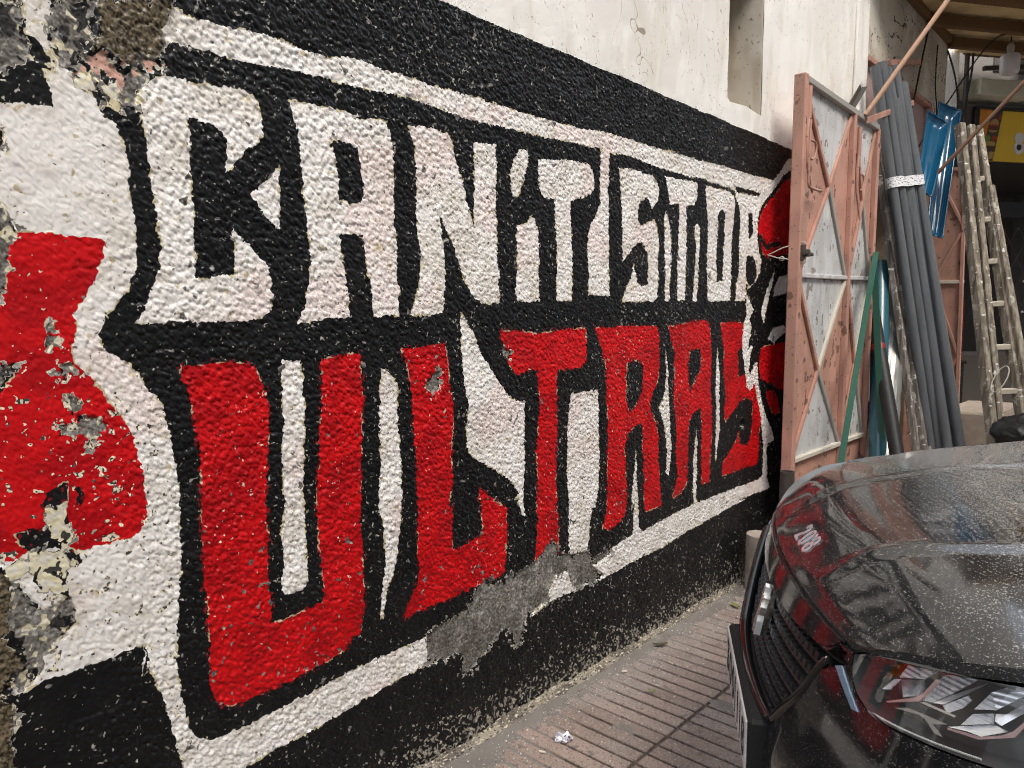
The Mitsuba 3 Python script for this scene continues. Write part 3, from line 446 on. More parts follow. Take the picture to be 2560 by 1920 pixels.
mat('foil', (.40, .395, .365), .45, .5, metallic=.7)
mat('bucket_blue', (.012, .055, .30), .35, .5); mat('white_plastic', (.66, .66, .655), .4, .5)
mat('purple_cloth', (.10, .06, .27), .8, .3)
mat('yellow_board', (.80, .52, .035), .45, .5); mat('orange_board', (.66, .25, .03), .45, .5); mat('black_board', (.018, .016, .014), .4, .5)
mat('bun', (.42, .24, .09), .6); mat('lettuce', (.16, .26, .05), .6); mat('tomato', (.36, .05, .03), .6); mat('fries', (.44, .30, .09), .6)
mat('meat', (.11, .055, .03), .6); mat('photo_dark', (.085, .06, .042), .5)
mat('red_plastic', (.20, .012, .014), .45, .5); mat('dark_plastic', (.012, .012, .013), .5, .5)
mat('stone_step', lambda p, n, uv: mix((.25, .205, .165), (.40, .345, .285), fbm(p.x * 19, p.y * 19, p.z * 19)), .85, .3)
mat('stone_dark', (.13, .11, .075), .9, .3)
mat('ledge', (.58, .56, .44), .9, .3)
mat('milk_glass', (.66, .62, .60), .25, .5)
mat('wire_black', (.022, .018, .016), .6, .4); mat('shop_dark', (.13, .115, .10), .6, .4)
mat('facade_grey', lambda p, n, uv: mix((.52, .50, .47), (.30, .28, .255), smoothstep(.35, .65, fbm(p.x * 2.1, p.y * 2.1, p.z * 1.1))), .9, .3)
mat('tan_board', (.40, .27, .11), .6, .3)
mat('cardboard', (.38, .32, .22), .85, .3)

D = thing('doorway', 'open storeroom doorway with pink steel frame and lilac sheet transom', 'doorway')
put('lintel', blk((-.06, 5.875, 3.325), (.004, 7.60, 3.368), .004), 'm_pink_paint', D)
put('frame_post', blk((-.06, 7.545, .02), (.016, 7.597, 3.324), .004), 'm_pink_paint', D)
put('frame_post', blk((-.10, 5.872, .02), (-.03, 5.915, 3.324), .004), 'm_pink_paint', D)
put('transom', blk((-.055, 5.92, 2.62), (-.042, 7.54, 3.322), .003), 'm_lilac_paint', D)
put('transom_bar', blk((-.06, 5.92, 2.575), (-.020, 7.54, 2.617), .004), 'm_pink_paint', D)
put('diagonal_bar', bar((-.030, 6.20, 3.31), (-.030, 7.50, 2.66), .030, .014, .002, (1, 0, 0)), 'm_pink_paint', D)

# grey plastic pipes
tops = [(.085, 5.735, 3.235), (.094, 5.845, 3.285), (.100, 5.955, 3.27), (.112, 6.075, 3.31), (.150, 6.020, 3.06), (.165, 6.115, 3.19)]
bots = [(.535, 6.235, .035), (.592, 6.262, .035), (.640, 6.300, .035), (.690, 6.345, .035), (.660, 6.205, .035), (.735, 6.275, .035)]
where = ['nearest the gate', 'second from the gate', 'third from the gate', 'fourth from the gate', 'in front of the others', 'in front at the far side']
for a, b, w_ in zip(tops, bots, where):
    single('plastic_pipe', pipe(a, b, .0335, .030, 22), 'm_pvc', f'long grey plastic pipe of the leaning bundle, {w_}', 'pipe', 'grey plastic pipes leaning in the doorway', 30)
k = .235; c = (np.array(tops).mean(0) * (1 - k) + np.array(bots).mean(0) * k); ax = unit(np.array(bots).mean(0) - np.array(tops).mean(0)); F = frame_of(ax)
loc = np.array([(a * (1 - k) + b * k - c) @ F[:, 1:] for a, b in zip(np.array(tops), np.array(bots))])
hull = shapely.MultiPoint(loc).convex_hull.buffer(.0365); ring = np.array(hull.exterior.segmentize(.02).coords)[:-1]; rows = []
for i, t in enumerate(np.linspace(-.036, .036, 10)):
    s = 1 + .02 * meshkit.noise(np.column_stack([ring * 40, np.full(len(ring), i * .9)]), 3)[:, None]
    rows.append(c + ax * (t + .010 * meshkit.noise(np.column_stack([ring * 25, 0 * ring[:, 0]]), 5))[:, None] + (ring * s) @ F[:, 1:].T)
rows = np.array(rows); rows = np.concatenate([rows, rows[:, :1]], 1)
single('film_band', cat([grid(*rows.shape[:2], rows), rough(blk(c + F[:, 1] * .17 + V(-.02, -.02, -.07), c + F[:, 1] * .17 + V(.03, .03, .02)), .012, 30, 4, .02)]), 'm_film', 'crumpled white plastic film wrapped round the grey pipes', 'band', smooth=True)

# planks, tubes and rolls between the gate and the pipes
for a, b, w_, n_ in (((.05, 5.985, 2.70), (.505, 5.955, .02), .085, 'left'), ((.06, 6.125, 2.74), (.535, 6.045, .02), .085, 'right')):
    m = rough(bar(a, b, w_, .040, .004, (1, 0, 0)), .004, 18, 4, .06)
    single('scaffold_plank', m, 'm_plank_wood', f'weathered paint-splashed plank left of the pipes, the {n_} one of two' if n_ == 'left' else 'weathered paint-splashed plank directly beside the grey pipes', 'plank', 'planks beside the pipes', 30)
single('thin_plank', rough(bar((.055, 6.215, 2.3), (.585, 6.125, .02), .055, .028, .003, (1, 0, 0)), .004, 18, 9, .06), 'm_rung_wood', 'thin broken paler board squeezed between plank and pipes', 'plank', smooth=30)
K = single('black_tube', tube([(.075, 5.80, 1.80), (.26, 5.565, 1.23), (.45, 5.32, .66), (.64, 5.07, .05)], .045, 20), 'm_black_rubber', 'fat black rubber tube leaning beside the gate', 'tube', smooth=30)
put('tape_band', tube([(.232, 5.600, 1.315), (.243, 5.586, 1.28)], .0465, 20, False), 'm_red_plastic', K, True)
def angle(a, b, s, key, label, m):
    a, b = V(*a), V(*b); d = unit(b - a)
    e1 = unit(np.cross(d, V(1, 0, 0))); e2 = np.cross(e1, d)
    o = [bar(a, b, s, .005, .001, e2), bar(a + e1 * s * .48 + e2 * s * .5, b + e1 * s * .48 + e2 * s * .5, .005, s, .001, e2), bar(a - e1 * s * .48 + e2 * s * .3, b - e1 * s * .48 + e2 * s * .3, .005, s * .6, .001, e2)]
    return single(key, cat(o), m, label, 'bar')
angle((.215, 5.47, 1.93), (.43, 4.04, .04), .034, 'green_channel', 'green painted steel channel leaning against the gate edge', 'm_green_paint')
angle((.19, 5.51, 1.92), (.36, 5.44, .10), .040, 'green_angle', 'darker green steel angle behind the green channel', 'm_green_paint')
single('teal_roll', tube([(.085, 6.06, 1.90), (.17, 5.83, 1.41), (.25, 5.60, .94), (.40, 5.18, .04)], [.058, .060, .056, .056], 20), 'm_teal_film', 'roll of shiny teal plastic film behind the black tube', 'roll', smooth=30)
single('foil_roll', rough(tube([(.075, 6.43, 1.80), (.17, 6.08, 1.30), (.28, 5.62, .72), (.41, 5.12, .06)], [.085, .10, .10, .095], 22), .010, 14, 3, .06), 'm_foil', 'thick silvery foil roll between black tube and planks', 'roll', smooth=True)
for i, z in enumerate((.30, .34, .385, .43, .47)):
    m = rough(blk((.10, 5.42 + .03 * (i % 2), z), (.46 - .02 * i, 5.92, z + .030)), .006, 12, i, .07)
    single('cardboard_sheet', m, 'm_cardboard', f'tan cardboard sheet stacked behind the bucket, {["bottom", "second from the bottom", "middle", "second from the top", "topmost"][i]} of the stack', 'cardboard', 'cardboard stacked in the doorway', 30)
single('stack_block', rough(blk((.08, 5.40, .0), (.48, 5.93, .298), .01), .006, 9, 2, .08), 'm_stone_dark', 'dark stone block under the cardboard stack', 'block', smooth=30)
B = thing('paint_bucket', 'blue and white plastic bucket with purple bag behind the gate', 'bucket')
bx, by = .135, 5.78
prof = lambda r0, z0, r1, z1: tube([(bx, by, z0), (bx, by, z0 + .001), (bx, by, z1 - .001), (bx, by, z1)], [r0, r0, r1, r1], 28)
put('stand', rough(blk((bx - .14, by - .14, 0), (bx + .14, by + .14, .40), .008), .004, 10, 3, .08), 'm_stone_dark', B, 30)
put('body', prof(.098, .402, .104, .62), 'm_white_plastic', B, 40); put('label_band', prof(.1055, .615, .110, .775), 'm_bucket_blue', B, 40)
put('rim', cat([prof(.116, .776, .117, .788), prof(.113, .792, .114, .80), prof(.119, .804, .120, .815)]), 'm_white_plastic', B, 40)
put('small_print', cat([blk((bx + .104, by - .03, .50), (bx + .107, by + .0, .506), .0005), blk((bx + .102, by - .05, .47), (bx + .106, by - .03, .49), .0005)]), 'm_wire_black', B)
single('purple_bag', rough(trimesh.creation.icosphere(3, .07), .03, 16, 4).apply_translation([bx - .01, by + .02, .83]), 'm_purple_cloth', 'crumpled purple bag stuffed in the top of the bucket', 'bag', smooth=True)
# blue plastic troughs
def trough(a, b, w_, up, key, label):
    a, b = V(*a), V(*b); d = b - a; L = np.linalg.norm(d); F = frame_of(d, up); nx, ny = 40, 15
    s, t = np.meshgrid(np.linspace(0, 1, nx), np.linspace(-1, 1, ny), indexing='ij')
    end = np.clip(np.minimum(s, 1 - s) * L / .07, 0, 1); dep = .045 * (1 - np.abs(t) ** 4) * np.sqrt(1 - (1 - end) ** 2) + .004 * np.cos(t * 9)
    wd = w_ / 2 * (1 - .35 * s * (s > .0)) ; x = a + d * s[..., None] + F[:, 1] * (wd * t)[..., None] - F[:, 2] * dep[..., None]
    m = grid(nx, ny, x); edge = cat([tube(x[:, 0], .006, 8), tube(x[:, -1], .006, 8), tube(x[0], .006, 8), tube(x[-1], .006, 8)])
    k = single(key, m, 'm_blue_plastic', label, 'trough', 'blue plastic troughs', True); put('rim', edge, 'm_blue_plastic', k, True)
trough((.245, 6.80, 3.06), (.305, 6.26, 2.42), .20, (.75, -.65, .1), 'plastic_trough', 'glossy blue plastic trough beside the pipes, the lower of two')
trough((.265, 7.06, 3.19), (.335, 6.50, 2.12), .20, (.75, -.65, .1), 'plastic_trough', 'glossy blue plastic trough standing higher, nearer the ladder')

# far gate leaf
def far_leaf():
    R = thing('far_gate_leaf', 'pink and grey lattice gate leaf behind the pipes, at the far door jamb', 'gate'); Yf = 7.30
    M = lambda pts, t: prism(pts, t, place(V(0, Yf, 0), (1, 0, 0), (0, 0, 1)))
    x0, x1 = -.02, .392
    put('sheet', M([(x0, .1), (x1, .1), (x1 - .045, 2.72), (x0, 2.735)], .004), 'm_pink_paint', R)
    for p in ([(x1 - .02, 2.24), (x1 - .005, 1.80), (.165, 1.80)], [(.165, 1.78), (x1 - .005, 1.78), (x1 - .005, 1.22)], [(x1 - .01, 1.12), (x1, .62), (.12, .62)], ):
        put('panel', prism(p, .003, place(V(0, Yf - .0005, 0), (1, 0, 0), (0, 0, 1))), 'm_grey_paint', R)
    for a, b in (((.145, 2.70), (x1 - .02, 2.24)), ((x1 - .02, 2.24), (.16, 1.79)), ((.16, 1.78), (x1 - .01, 1.17)), ((x1 - .01, 1.17), (.12, .62))):
        put('lattice_bar', bar((a[0], Yf - .014, a[1]), (b[0], Yf - .014, b[1]), .026, .018, .003, (0, 1, 0)), 'm_pink_paint', R)
    put('cross_rail', bar((x0, Yf - .014, 1.79), (x1, Yf - .014, 1.79), .026, .022, .003, (0, 1, 0)), 'm_pale_rail', R)
    put('stile', bar((x1 + .012, Yf - .010, .06), (x1 - .035, Yf - .010, 2.73), .030, .034, .004, (0, 1, 0)), 'm_pink_paint', R)
    put('top_rail', bar((x0, Yf - .010, 2.735), (x1 - .03, Yf - .010, 2.72), .03, .03, .004, (0, 1, 0)), 'm_pink_paint', R)
far_leaf()

# ladder of two nested halves
Ld = thing('wooden_ladder', 'old wooden extension ladder splashed with paint, leaning right of the far gate leaf', 'ladder')
S = [((.440, 6.60, 2.94), (.972, 6.00, .0)), ((.492, 6.66, 2.93), (1.00, 6.045, .0)), ((.535, 6.70, 2.92), (1.165, 6.16, .0)), ((.655, 6.60, 2.46), (1.235, 6.165, .0))]
for i, (a, b) in enumerate(S): put('stile', rough(bar(a, b, .048, .075, .006, (.8, -.6, 0)), .004, 20, i, .07), 'm_ladder_wood', Ld, 30)
for i, t in enumerate((.14, .245, .35, .455, .56, .665, .77, .875, .965)):
    p, q = V(*S[1][0]) * (1 - t) + V(*S[1][1]) * t, V(*S[2][0]) * (1 - t) + V(*S[2][1]) * t
    put('rung', rough(bar(p, q + V(0, 0, .012), .040, .055, .006, (.8, -.6, 0)), .003, 25, i, .06), 'm_rung_wood', Ld, 30)
put('wire_loop', tube([(.87 + .05 * math.cos(t), 6.16 + .04 * math.sin(t), 1.08 + .09 * math.sin(t * 1.0 + .6)) for t in np.linspace(0, 6.6, 26)], .004, 6), 'm_pale_rail', Ld, True)

# ------------------------------------------------------------------ canopy over the doorway and shop
E1, E2 = unit((.60, .80, 0)), V(0, 1, 0)
CN = thing('canopy', 'timber canopy of yellowish boards on dark beams over the shopfront', 'canopy')
for i in range(16):                                                # boards along the shop direction
    y = 5.62 + .20 * i; m = bar(V(-.02, y - .06, 4.065), V(-.02, y - .06, 4.065) + E1 * 4.2 + V(0, 0, -.05), .192 * .60, .022, .002)
    put('board', m, 'm_ceiling_board', CN)
for y in (6.45, 7.30, 8.03): put('beam', bar(V(.02, y, 3.985), V(.02, y, 3.985) + E1 * 4.2 + V(0, 0, -.05), .060, .095, .006), 'm_beam_wood', CN)
put('wall_plate', bar((.012, 5.6, 4.02), (.012, 8.12, 4.01), .055, .060, .005), 'm_beam_wood', CN)
put('purlin', bar(V(.02, 6.3, 3.975) + E1 * 1.25, V(.02, 8.2, 3.975) + E1 * 1.25, .085, .10, .006), 'm_beam_wood', CN)
put('roof_sheet', prism([(-.04, 5.50), (2.6, 9.0), (2.6, 12.4), (-.04, 8.9)], .02, place(V(0, 0, 4.09), (1, 0, 0), (0, 1, 0))), 'm_beam_wood', CN)
LP = thing('hanging_lamp', 'pale square glass lamp hanging on a cord under the canopy', 'lamp')
lx, ly = .445, 8.352
put('cord', tube([(lx, ly, 4.02), (lx, ly + .003, 3.90), (lx, ly, 3.93)], .005, 6), 'm_wire_black', LP, True)
put('socket', tube([(lx, ly, 3.965), (lx, ly, 3.94), (lx, ly, 3.92), (lx, ly, 3.87)], [.018, .030, .033, .024], 14), 'm_pale_rail', LP, True)
put('shade', tube([(lx, ly, 3.868), (lx, ly, 3.862), (lx, ly, 3.845), (lx, ly, 3.72), (lx, ly, 3.695), (lx, ly, 3.685)], [.045, .070, .082, .080, .070, .045], 24), 'm_milk_glass', LP, True)

# ------------------------------------------------------------------ shop and facade across the end of the wall
O_ = V(-.10, 8.62, 0)                                              # foot of the facade at the end of the painted wall
def along(a, out, z): return O_ + E1 * a + V(.80, -.60, 0) * out + V(0, 0, z)
def slab(a0, a1, o0, o1, z0, z1, r=.004):
    m = cbox(a1 - a0, o1 - o0, z1 - z0, r); M = np.eye(4); M[:3, 0], M[:3, 1] = E1, V(.80, -.60, 0) * -1; M[:3, 1] = np.cross(V(0, 0, 1), E1); M[:3, 3] = along((a0 + a1) / 2, (o0 + o1) / 2, (z0 + z1) / 2)
    m.apply_transform(M); return m
SH = thing('shop_building', 'grey stained building with dark open shopfront behind the ladder', 'building')
put('upper_wall', slab(-.30, 6.0, -.55, -.25, 3.62, 7.5), 'm_facade_grey', SH)
put('corner_pier', slab(-.30, .10, -.50, .02, 0, 5.0, .02), 'm_plaster', SH, False, 'pale narrow pier at the end of the wall, hung with cables')
put('shop_back', slab(-.30, 6.0, -5.3, -5.2, 0, 3.8), 'm_shop_dark', SH); put('shop_side', slab(5.9, 6.0, -5.2, -.3, 0, 3.8), 'm_shop_dark', SH)
put('shop_ceiling', slab(-.30, 6.0, -5.2, -.56, 3.62, 3.70), 'm_shop_dark', SH); put('fascia', slab(.10, 6.0, -.30, -.10, 3.30, 3.60), 'm_shop_dark', SH)
put('mast_pipe', tube([along(.16, .03, 2.6), along(.165, .03, 3.4), along(.155, .03, 5.0)], .022, 10), 'm_dark_steel', SH, True)
put('upper_window', slab(.72, 1.10, -.27, -.235, 4.0, 4.9), 'm_shop_dark', SH); put('window_trim', slab(1.12, 1.20, -.26, -.22, 3.9, 5.0), 'm_white_plastic', SH)
put('bracket', bar(along(.36, .02, 3.93), along(1.15, .10, 3.98), .04, .04, .004), 'm_dark_steel', SH)
put('shelf_front', slab(.15, 3.6, -.50, -.42, 2.55, 2.72), 'm_dark_plastic', SH); put('counter', slab(.60, 3.6, -1.3, -.7, 0, 1.05), 'm_shop_dark', SH)
single('stone_ledge', cat([rough(slab(.28, 1.18, -.20, .08, 3.66, 3.82, .01), .018, 6, 3, .06)]), 'm_ledge', 'rough cream stone ledge above the yellow menu board', 'ledge', smooth=30)
single('extractor_hood', cat([slab(1.22, 1.75, -.2, .25, 3.70, 3.98, .02), slab(1.30, 1.60, -.15, .18, 3.98, 4.12, .03), slab(1.05, 1.9, .0, .04, 3.95, 3.985, .004)]), 'm_dark_plastic', 'dark boxy extractor hood right of the cream ledge', 'hood')
single('tan_panel', slab(1.02, 2.2, -.10, -.07, 3.80, 4.6, .004), 'm_tan_board', 'tan board hanging behind the lamp', 'panel')
MB = thing('menu_board', 'yellow and orange menu board with burger pictures above the ladder', 'sign')
zb, zt = 3.06, 3.56
put('board', slab(.42, 2.2, -.085, -.06, zb, zt), 'm_yellow_board', MB)
def flat(pts, out, m, name='print'):
    put(name, prism(pts, .003, place(along(0, out, 0), E1, V(0, 0, 1), V(.80, -.60, 0))), m, MB)
lean = lambda x, z: (.565 + .47 * (x - .78) + .17 * (z - 3.31), z)
pic = lambda pts, out, m: flat([lean(*q) for q in pts], out, m)
flat([(.42, zb), (.44, zb), (.57, zt), (.42, zt)], -.0585, 'm_orange_board'); flat([(.44, zb), (.60, zb), (.69, zt), (.57, zt)], -.0580, 'm_photo_dark', 'picture')
ell = lambda cx, cz, rx, rz, lo=0, hi=2 * math.pi: [(cx + rx * math.cos(t), cz + rz * math.sin(t)) for t in np.linspace(lo, hi, 20)]
pic(ell(.79, 3.415, .12, .06, 0, math.pi), -.054, 'm_bun'); pic(ell(.79, 3.40, .125, .016), -.053, 'm_tomato'); pic(ell(.79, 3.382, .12, .018), -.052, 'm_meat'); pic(ell(.79, 3.365, .11, .028, math.pi, 2 * math.pi), -.054, 'm_bun')
pic(ell(.70, 3.275, .075, .035), -.054, 'm_lettuce'); pic(ell(.86, 3.28, .07, .03), -.053, 'm_tomato'); pic(ell(.78, 3.225, .15, .028), -.054, 'm_fries'); pic(ell(.77, 3.19, .14, .018), -.052, 'm_meat')
pic([(.64, 3.08), (.77, 3.08), (.78, 3.15), (.65, 3.155)], -.054, 'm_fries'); pic([(.79, 3.08), (.92, 3.08), (.93, 3.15), (.80, 3.15)], -.053, 'm_fries'); pic(ell(.84, 3.50, .10, .03), -.054, 'm_meat'); pic(ell(.90, 3.49, .03, .025), -.053, 'm_tomato')
flat(ell(.90, 3.30, .055, .055), -.0575, 'm_white_plastic', 'letter'); flat(ell(.90, 3.20, .06, .065), -.0570, 'm_white_plastic', 'letter'); flat(ell(.90, 3.205, .028, .03), -.053, 'm_black_board', 'letter')
put('frame', cat([slab(.36, 2.25, -.09, -.04, zt + .002, zt + .03), slab(.36, .415, -.09, -.05, zb, zt)]), 'm_black_board', MB)
single('red_crate', slab(.36, .60, -.60, -.30, 1.02, 1.66, .012), 'm_red_plastic', 'dark red crate on the black bin behind the far gate leaf', 'crate')
single('black_bin', cat([slab(.34, .62, -.62, -.28, .42, .98, .015), slab(.325, .635, -.635, -.265, .98, 1.015, .01)]), 'm_dark_plastic', 'black plastic bin under the red crate', 'bin')
single('stone_step', rough(blk((.20, 7.62, .0), (.62, 8.70, .66), .02), .010, 8, 3, .1), 'm_stone_step', 'worn pinkish stone step block behind the ladder foot', 'step', smooth=30)
LT = thing('string_lights', 'net of small bulbs on a dark lattice right of the ladder', 'lights')
lat = lambda a, b: along(1.30 + a, -.40, 1.45 + b)
put('lattice', cat([tube([lat(.2 * i, 0), lat(.2 * i + .6, 1.0)], .004, 5) for i in range(-3, 5)] + [tube([lat(.2 * i + .6, 0), lat(.2 * i, 1.0)], .004, 5) for i in range(-3, 5)]), 'm_dark_steel', LT, True)
for i in range(4):
    for j in range(6): put('bulb', trimesh.creation.icosphere(2, .014).apply_translation(lat(.1 + .2 * i + .1 * (j % 2), .083 + .166 * j) + V(.012, -.01, 0)), 'm_milk_glass', LT, True)
bag = trimesh.creation.icosphere(4, 1.0); bag.apply_scale([.24, .30, .135]); bag = rough(bag, .07, 7, 2); bag = rough(bag, .03, 17, 6); bag = rough(bag, .010, 40, 9)
BG = single('black_bag', bag.apply_translation([1.09, 6.22, .72]), 'm_black_rubber', 'crumpled black bag by the ladder foot at the edge of the bonnet', 'bag', smooth=True)
single('bag_crate', cat([blk((.90, 5.98, .0), (1.36, 6.46, .60), .012)]), 'm_stone_dark', 'dark block under the crumpled black bag', 'block')
# cables
def cable(pts, r, label):
    P = np.array(pts, float); t = np.linspace(0, 1, len(P)); s = np.linspace(0, 1, 8 * len(P))
    q = np.stack([PchipInterpolator(t, P[:, k])(s) for k in range(3)], -1)
    single('cable', tube(q, r, 6), 'm_wire_black', label, 'cable', smooth=True)
cable([(.02, 7.35, 4.00), (.03, 7.10, 3.60), (.03, 6.95, 3.30), (.06, 6.62, 2.90)], .008, 'black cable hanging down the plaster beside the pink pole')
cable([(.02, 7.62, 3.86), (.02, 7.60, 3.55), (.02, 7.70, 3.30), (.02, 7.62, 3.05)], .006, 'thin cable trailing straight down over the pier')
cable([(.10, 6.70, 2.75), (.20, 7.4, 3.35), (.45, 8.0, 3.95), (.7, 8.5, 4.02)], .006, 'thin cable slanting up from the flat bar to the canopy')
cable([(.0, 8.06, 3.92), (.05, 8.3, 3.5), (.02, 8.35, 3.0), (.03, 8.2, 2.6)], .008, 'cable looping down at the end of the wall')
cable([along(.12, .05, 4.9), along(.20, .06, 4.0), along(.10, .06, 3.3), along(.14, .05, 2.7)], .010, 'thick cable hanging on the pale corner pier')
mat('rust', (.20, .115, .075), .7, .3)
single('prop_rod', tube([(.455, 5.982, 2.50), (.493, 5.98, 2.546), (.929, 5.976, 3.020), (1.25, 5.97, 3.38)], .0125, 10), 'm_rust', 'slanting brown rod crossing in front of the ladder top', 'rod', smooth=True)

# ------------------------------------------------------------------ small things on the pavement
single('stone_bollard', rough(trimesh.creation.cylinder(.085, .31, sections=36), .004, 14, 3, .03).apply_translation([.125, 4.02, .155]), 'm_stone_step', 'round stump of stone at the wall foot behind the car', 'bollard', smooth=30)
mat('foil_litter', lambda p, n, uv: dr.select(noise(p.x * 160, p.y * 160, p.z * 160) > .72, C3(.10, .07, .12), C3(.70, .68, .70)), .25, .5, metallic=.6)
fl = trimesh.creation.icosphere(3, 1.0); fl.apply_scale([.034, .026, .014]); fl = rough(rough(fl, .016, 45, 3), .006, 130, 5); fl.apply_translation([.235, 2.075, .013])
single('crumpled_foil', fl, 'm_foil_litter', 'crumpled scrap of silver foil on the tiles', 'litter')
mat('leaf_green', (.20, .19, .06), .6); mat('leaf_dry', (.07, .055, .025), .7); mat('butt', (.62, .56, .46), .7); mat('paper', (.60, .57, .52), .8)
def leaf(x, y, L, w_, a, m, label, key='fallen_leaf'):
    s, t = np.meshgrid(np.linspace(-1, 1, 11), np.linspace(-1, 1, 5), indexing='ij'); u, v = L / 2 * s, w_ / 2 * t * (1 - s * s)
    q = np.stack([x + u * math.cos(a) - v * math.sin(a), y + u * math.sin(a) + v * math.cos(a), .010 + .006 * s * s + .004 * t * t], -1); single(key, grid(11, 5, q), m, label, 'leaf', 'leaves on the pavement', True)
leaf(.148, 3.66, .078, .030, -.5, 'm_leaf_green', 'yellow-green leaf near the front of the car'); leaf(.098, 2.99, .075, .026, .9, 'm_leaf_dry', 'dark dry leaf by the cement edge'); leaf(.30, 2.585, .030, .020, .3, 'm_leaf_green', 'tiny green sprig in a tile groove')
for x, y, a, lab in ((.222, 1.962, .4, 'cigarette end nearest the crumpled foil'), (.108, 2.655, 1.0, 'cigarette end lying on the cement edge'), (.70, 2.14, .2, 'cigarette end near the number plate')):
    single('cigarette_end', tube([(x, y, .006), (x + .022 * math.cos(a), y + .022 * math.sin(a), .006)], .004, 8), 'm_butt', lab, 'litter', 'cigarette ends on the pavement', 30)
rng = np.random.default_rng(3); bits = []
for i in range(420):
    x, y, r = .04 + abs(rng.normal(0, .22)), rng.uniform(1.5, 4.6), rng.uniform(.0012, .0040); m = trimesh.creation.icosphere(1, r); m.apply_scale(rng.uniform(.5, 1.3, 3)); bits.append(m.apply_translation([x, y, .0045]))
k = structure('grit', cat(bits), 'm_paper', 'pale grit and crumbs scattered over the pavement'); labels[k]['kind'] = 'stuff'
for cx, cy, r in ((.575, 2.700, .055), (.36, 2.30, .04), (.66, 1.98, .06)):
    th = np.linspace(0, 2 * np.pi, 40)[:-1]; rr = r * (.6 + .8 * meshkit.fbm(np.stack([np.cos(th) * 1.7 + cx * 9, np.sin(th) * 1.7, 0 * th], -1), 3, 4))
    m = patch2(Polygon(np.stack([cx + 1.3 * rr * np.cos(th), cy + .8 * rr * np.sin(th)], -1)).buffer(0), .008); v = np.array(m.vertices); e = np.hypot((v[:, 0] - cx) / 1.3, (v[:, 1] - cy) / .8) / r
    v[:, 2] = .0032 - .0055 * np.clip(e - .25, 0, 1) + .0016 * (meshkit.noise(v * 90, 3) - .5); put('cement_smear', trimesh.Trimesh(v, m.faces), 'm_cement', 'pavement', True)
# ------------------------------------------------------------------ the car: u forward, v to its left, z up; its nose points at the wall
CAR_O, CAR_F, CAR_L = np.array([1.0287, 1.7794]), np.array([-.8631, -.5050]), np.array([.5050, -.8631])
def world(q):
    q = np.asarray(q, float); return np.concatenate([CAR_O + q[..., :1] * CAR_F + q[..., 1:2] * CAR_L, q[..., 2:]], -1)
def car_space(m): m = trimesh.Trimesh(world(m.vertices), m.faces, process=False); return m
_ff = PchipInterpolator([.12, .16, .25, .35, .5, .58, .64, .75, .87, .945, .99, 1.03, 1.05, 1.08], [-.12, -.09, -.05, -.03, -.02, -.022, -.03, -.05, -.078, -.1, -.11, -.135, -.165, -.22])
def _g(v): a = np.clip(np.abs(v) / .945, 0, .9999); return .19 * v * v + .45 * (1 - (1 - a ** 5) ** (1 / 2.2))
_hp = PchipInterpolator([-.02, 0, .02, .04, .07, .1, .14, .22, .32, .42, .7, 1.0, 1.4], [.925, .945, .968, .985, 1.01, 1.034, 1.055, 1.076, 1.092, 1.106, 1.125, 1.145, 1.165])
def front(v, z, off=0.0):
    v, z, e = np.asarray(v, float), np.asarray(z, float), 1e-3
    S = lambda v, z: np.stack([_ff(z) - _g(v), v, z], -1)
    n = np.cross(S(v + e, z) - S(v - e, z), S(v, z + e) - S(v, z - e)); n *= np.sign(n[..., :1]); n /= np.linalg.norm(n, axis=-1, keepdims=True)
    return S(v, z) + n * np.asarray(off)[..., None]
def crease_v(u): return np.clip(.235 - .30 * (u + .13), .235, .40)
def hood_z(u, v):
    d = np.clip(-.11 - .19 * v * v - u, -.02, 1.4); z = _hp(d) - np.clip(.22 * (1 + u) / .7, 0, .22) * np.maximum(0, np.abs(v) - .36) ** 2
    k = np.clip(1 - np.abs(np.abs(v) - crease_v(u)) / .042, 0, 1)
    return z + .0105 * k ** 1.2 * np.clip((d - .015) / .08, 0, 1) - .006 * np.clip((crease_v(u) - np.abs(v)) / .2, 0, 1) * np.clip((d - .1) / .3, 0, 1)
def skin(poly, step, off=0.0, rim=.0):
    """A piece of the nose: a polygon in (v, z) laid on the front surface, its edges turned in by rim."""
    m = patch2(poly, step); q = np.array(m.vertices); out = [car_space(trimesh.Trimesh(front(q[:, 0], q[:, 1], off), m.faces, process=False))]
    if rim:
        for g in getattr(poly, 'geoms', [poly]):
            for r in [g.exterior] + list(g.interiors):
                c = np.array(r.segmentize(step).coords); a, b, d = front(c[:, 0], c[:, 1], off), front(c[:, 0], c[:, 1], off - rim * .25), front(c[:, 0], c[:, 1], off - rim)
                out.append(car_space(grid(3, len(c), np.array([a, b, d]))))
    m = cat(out); 
    return m
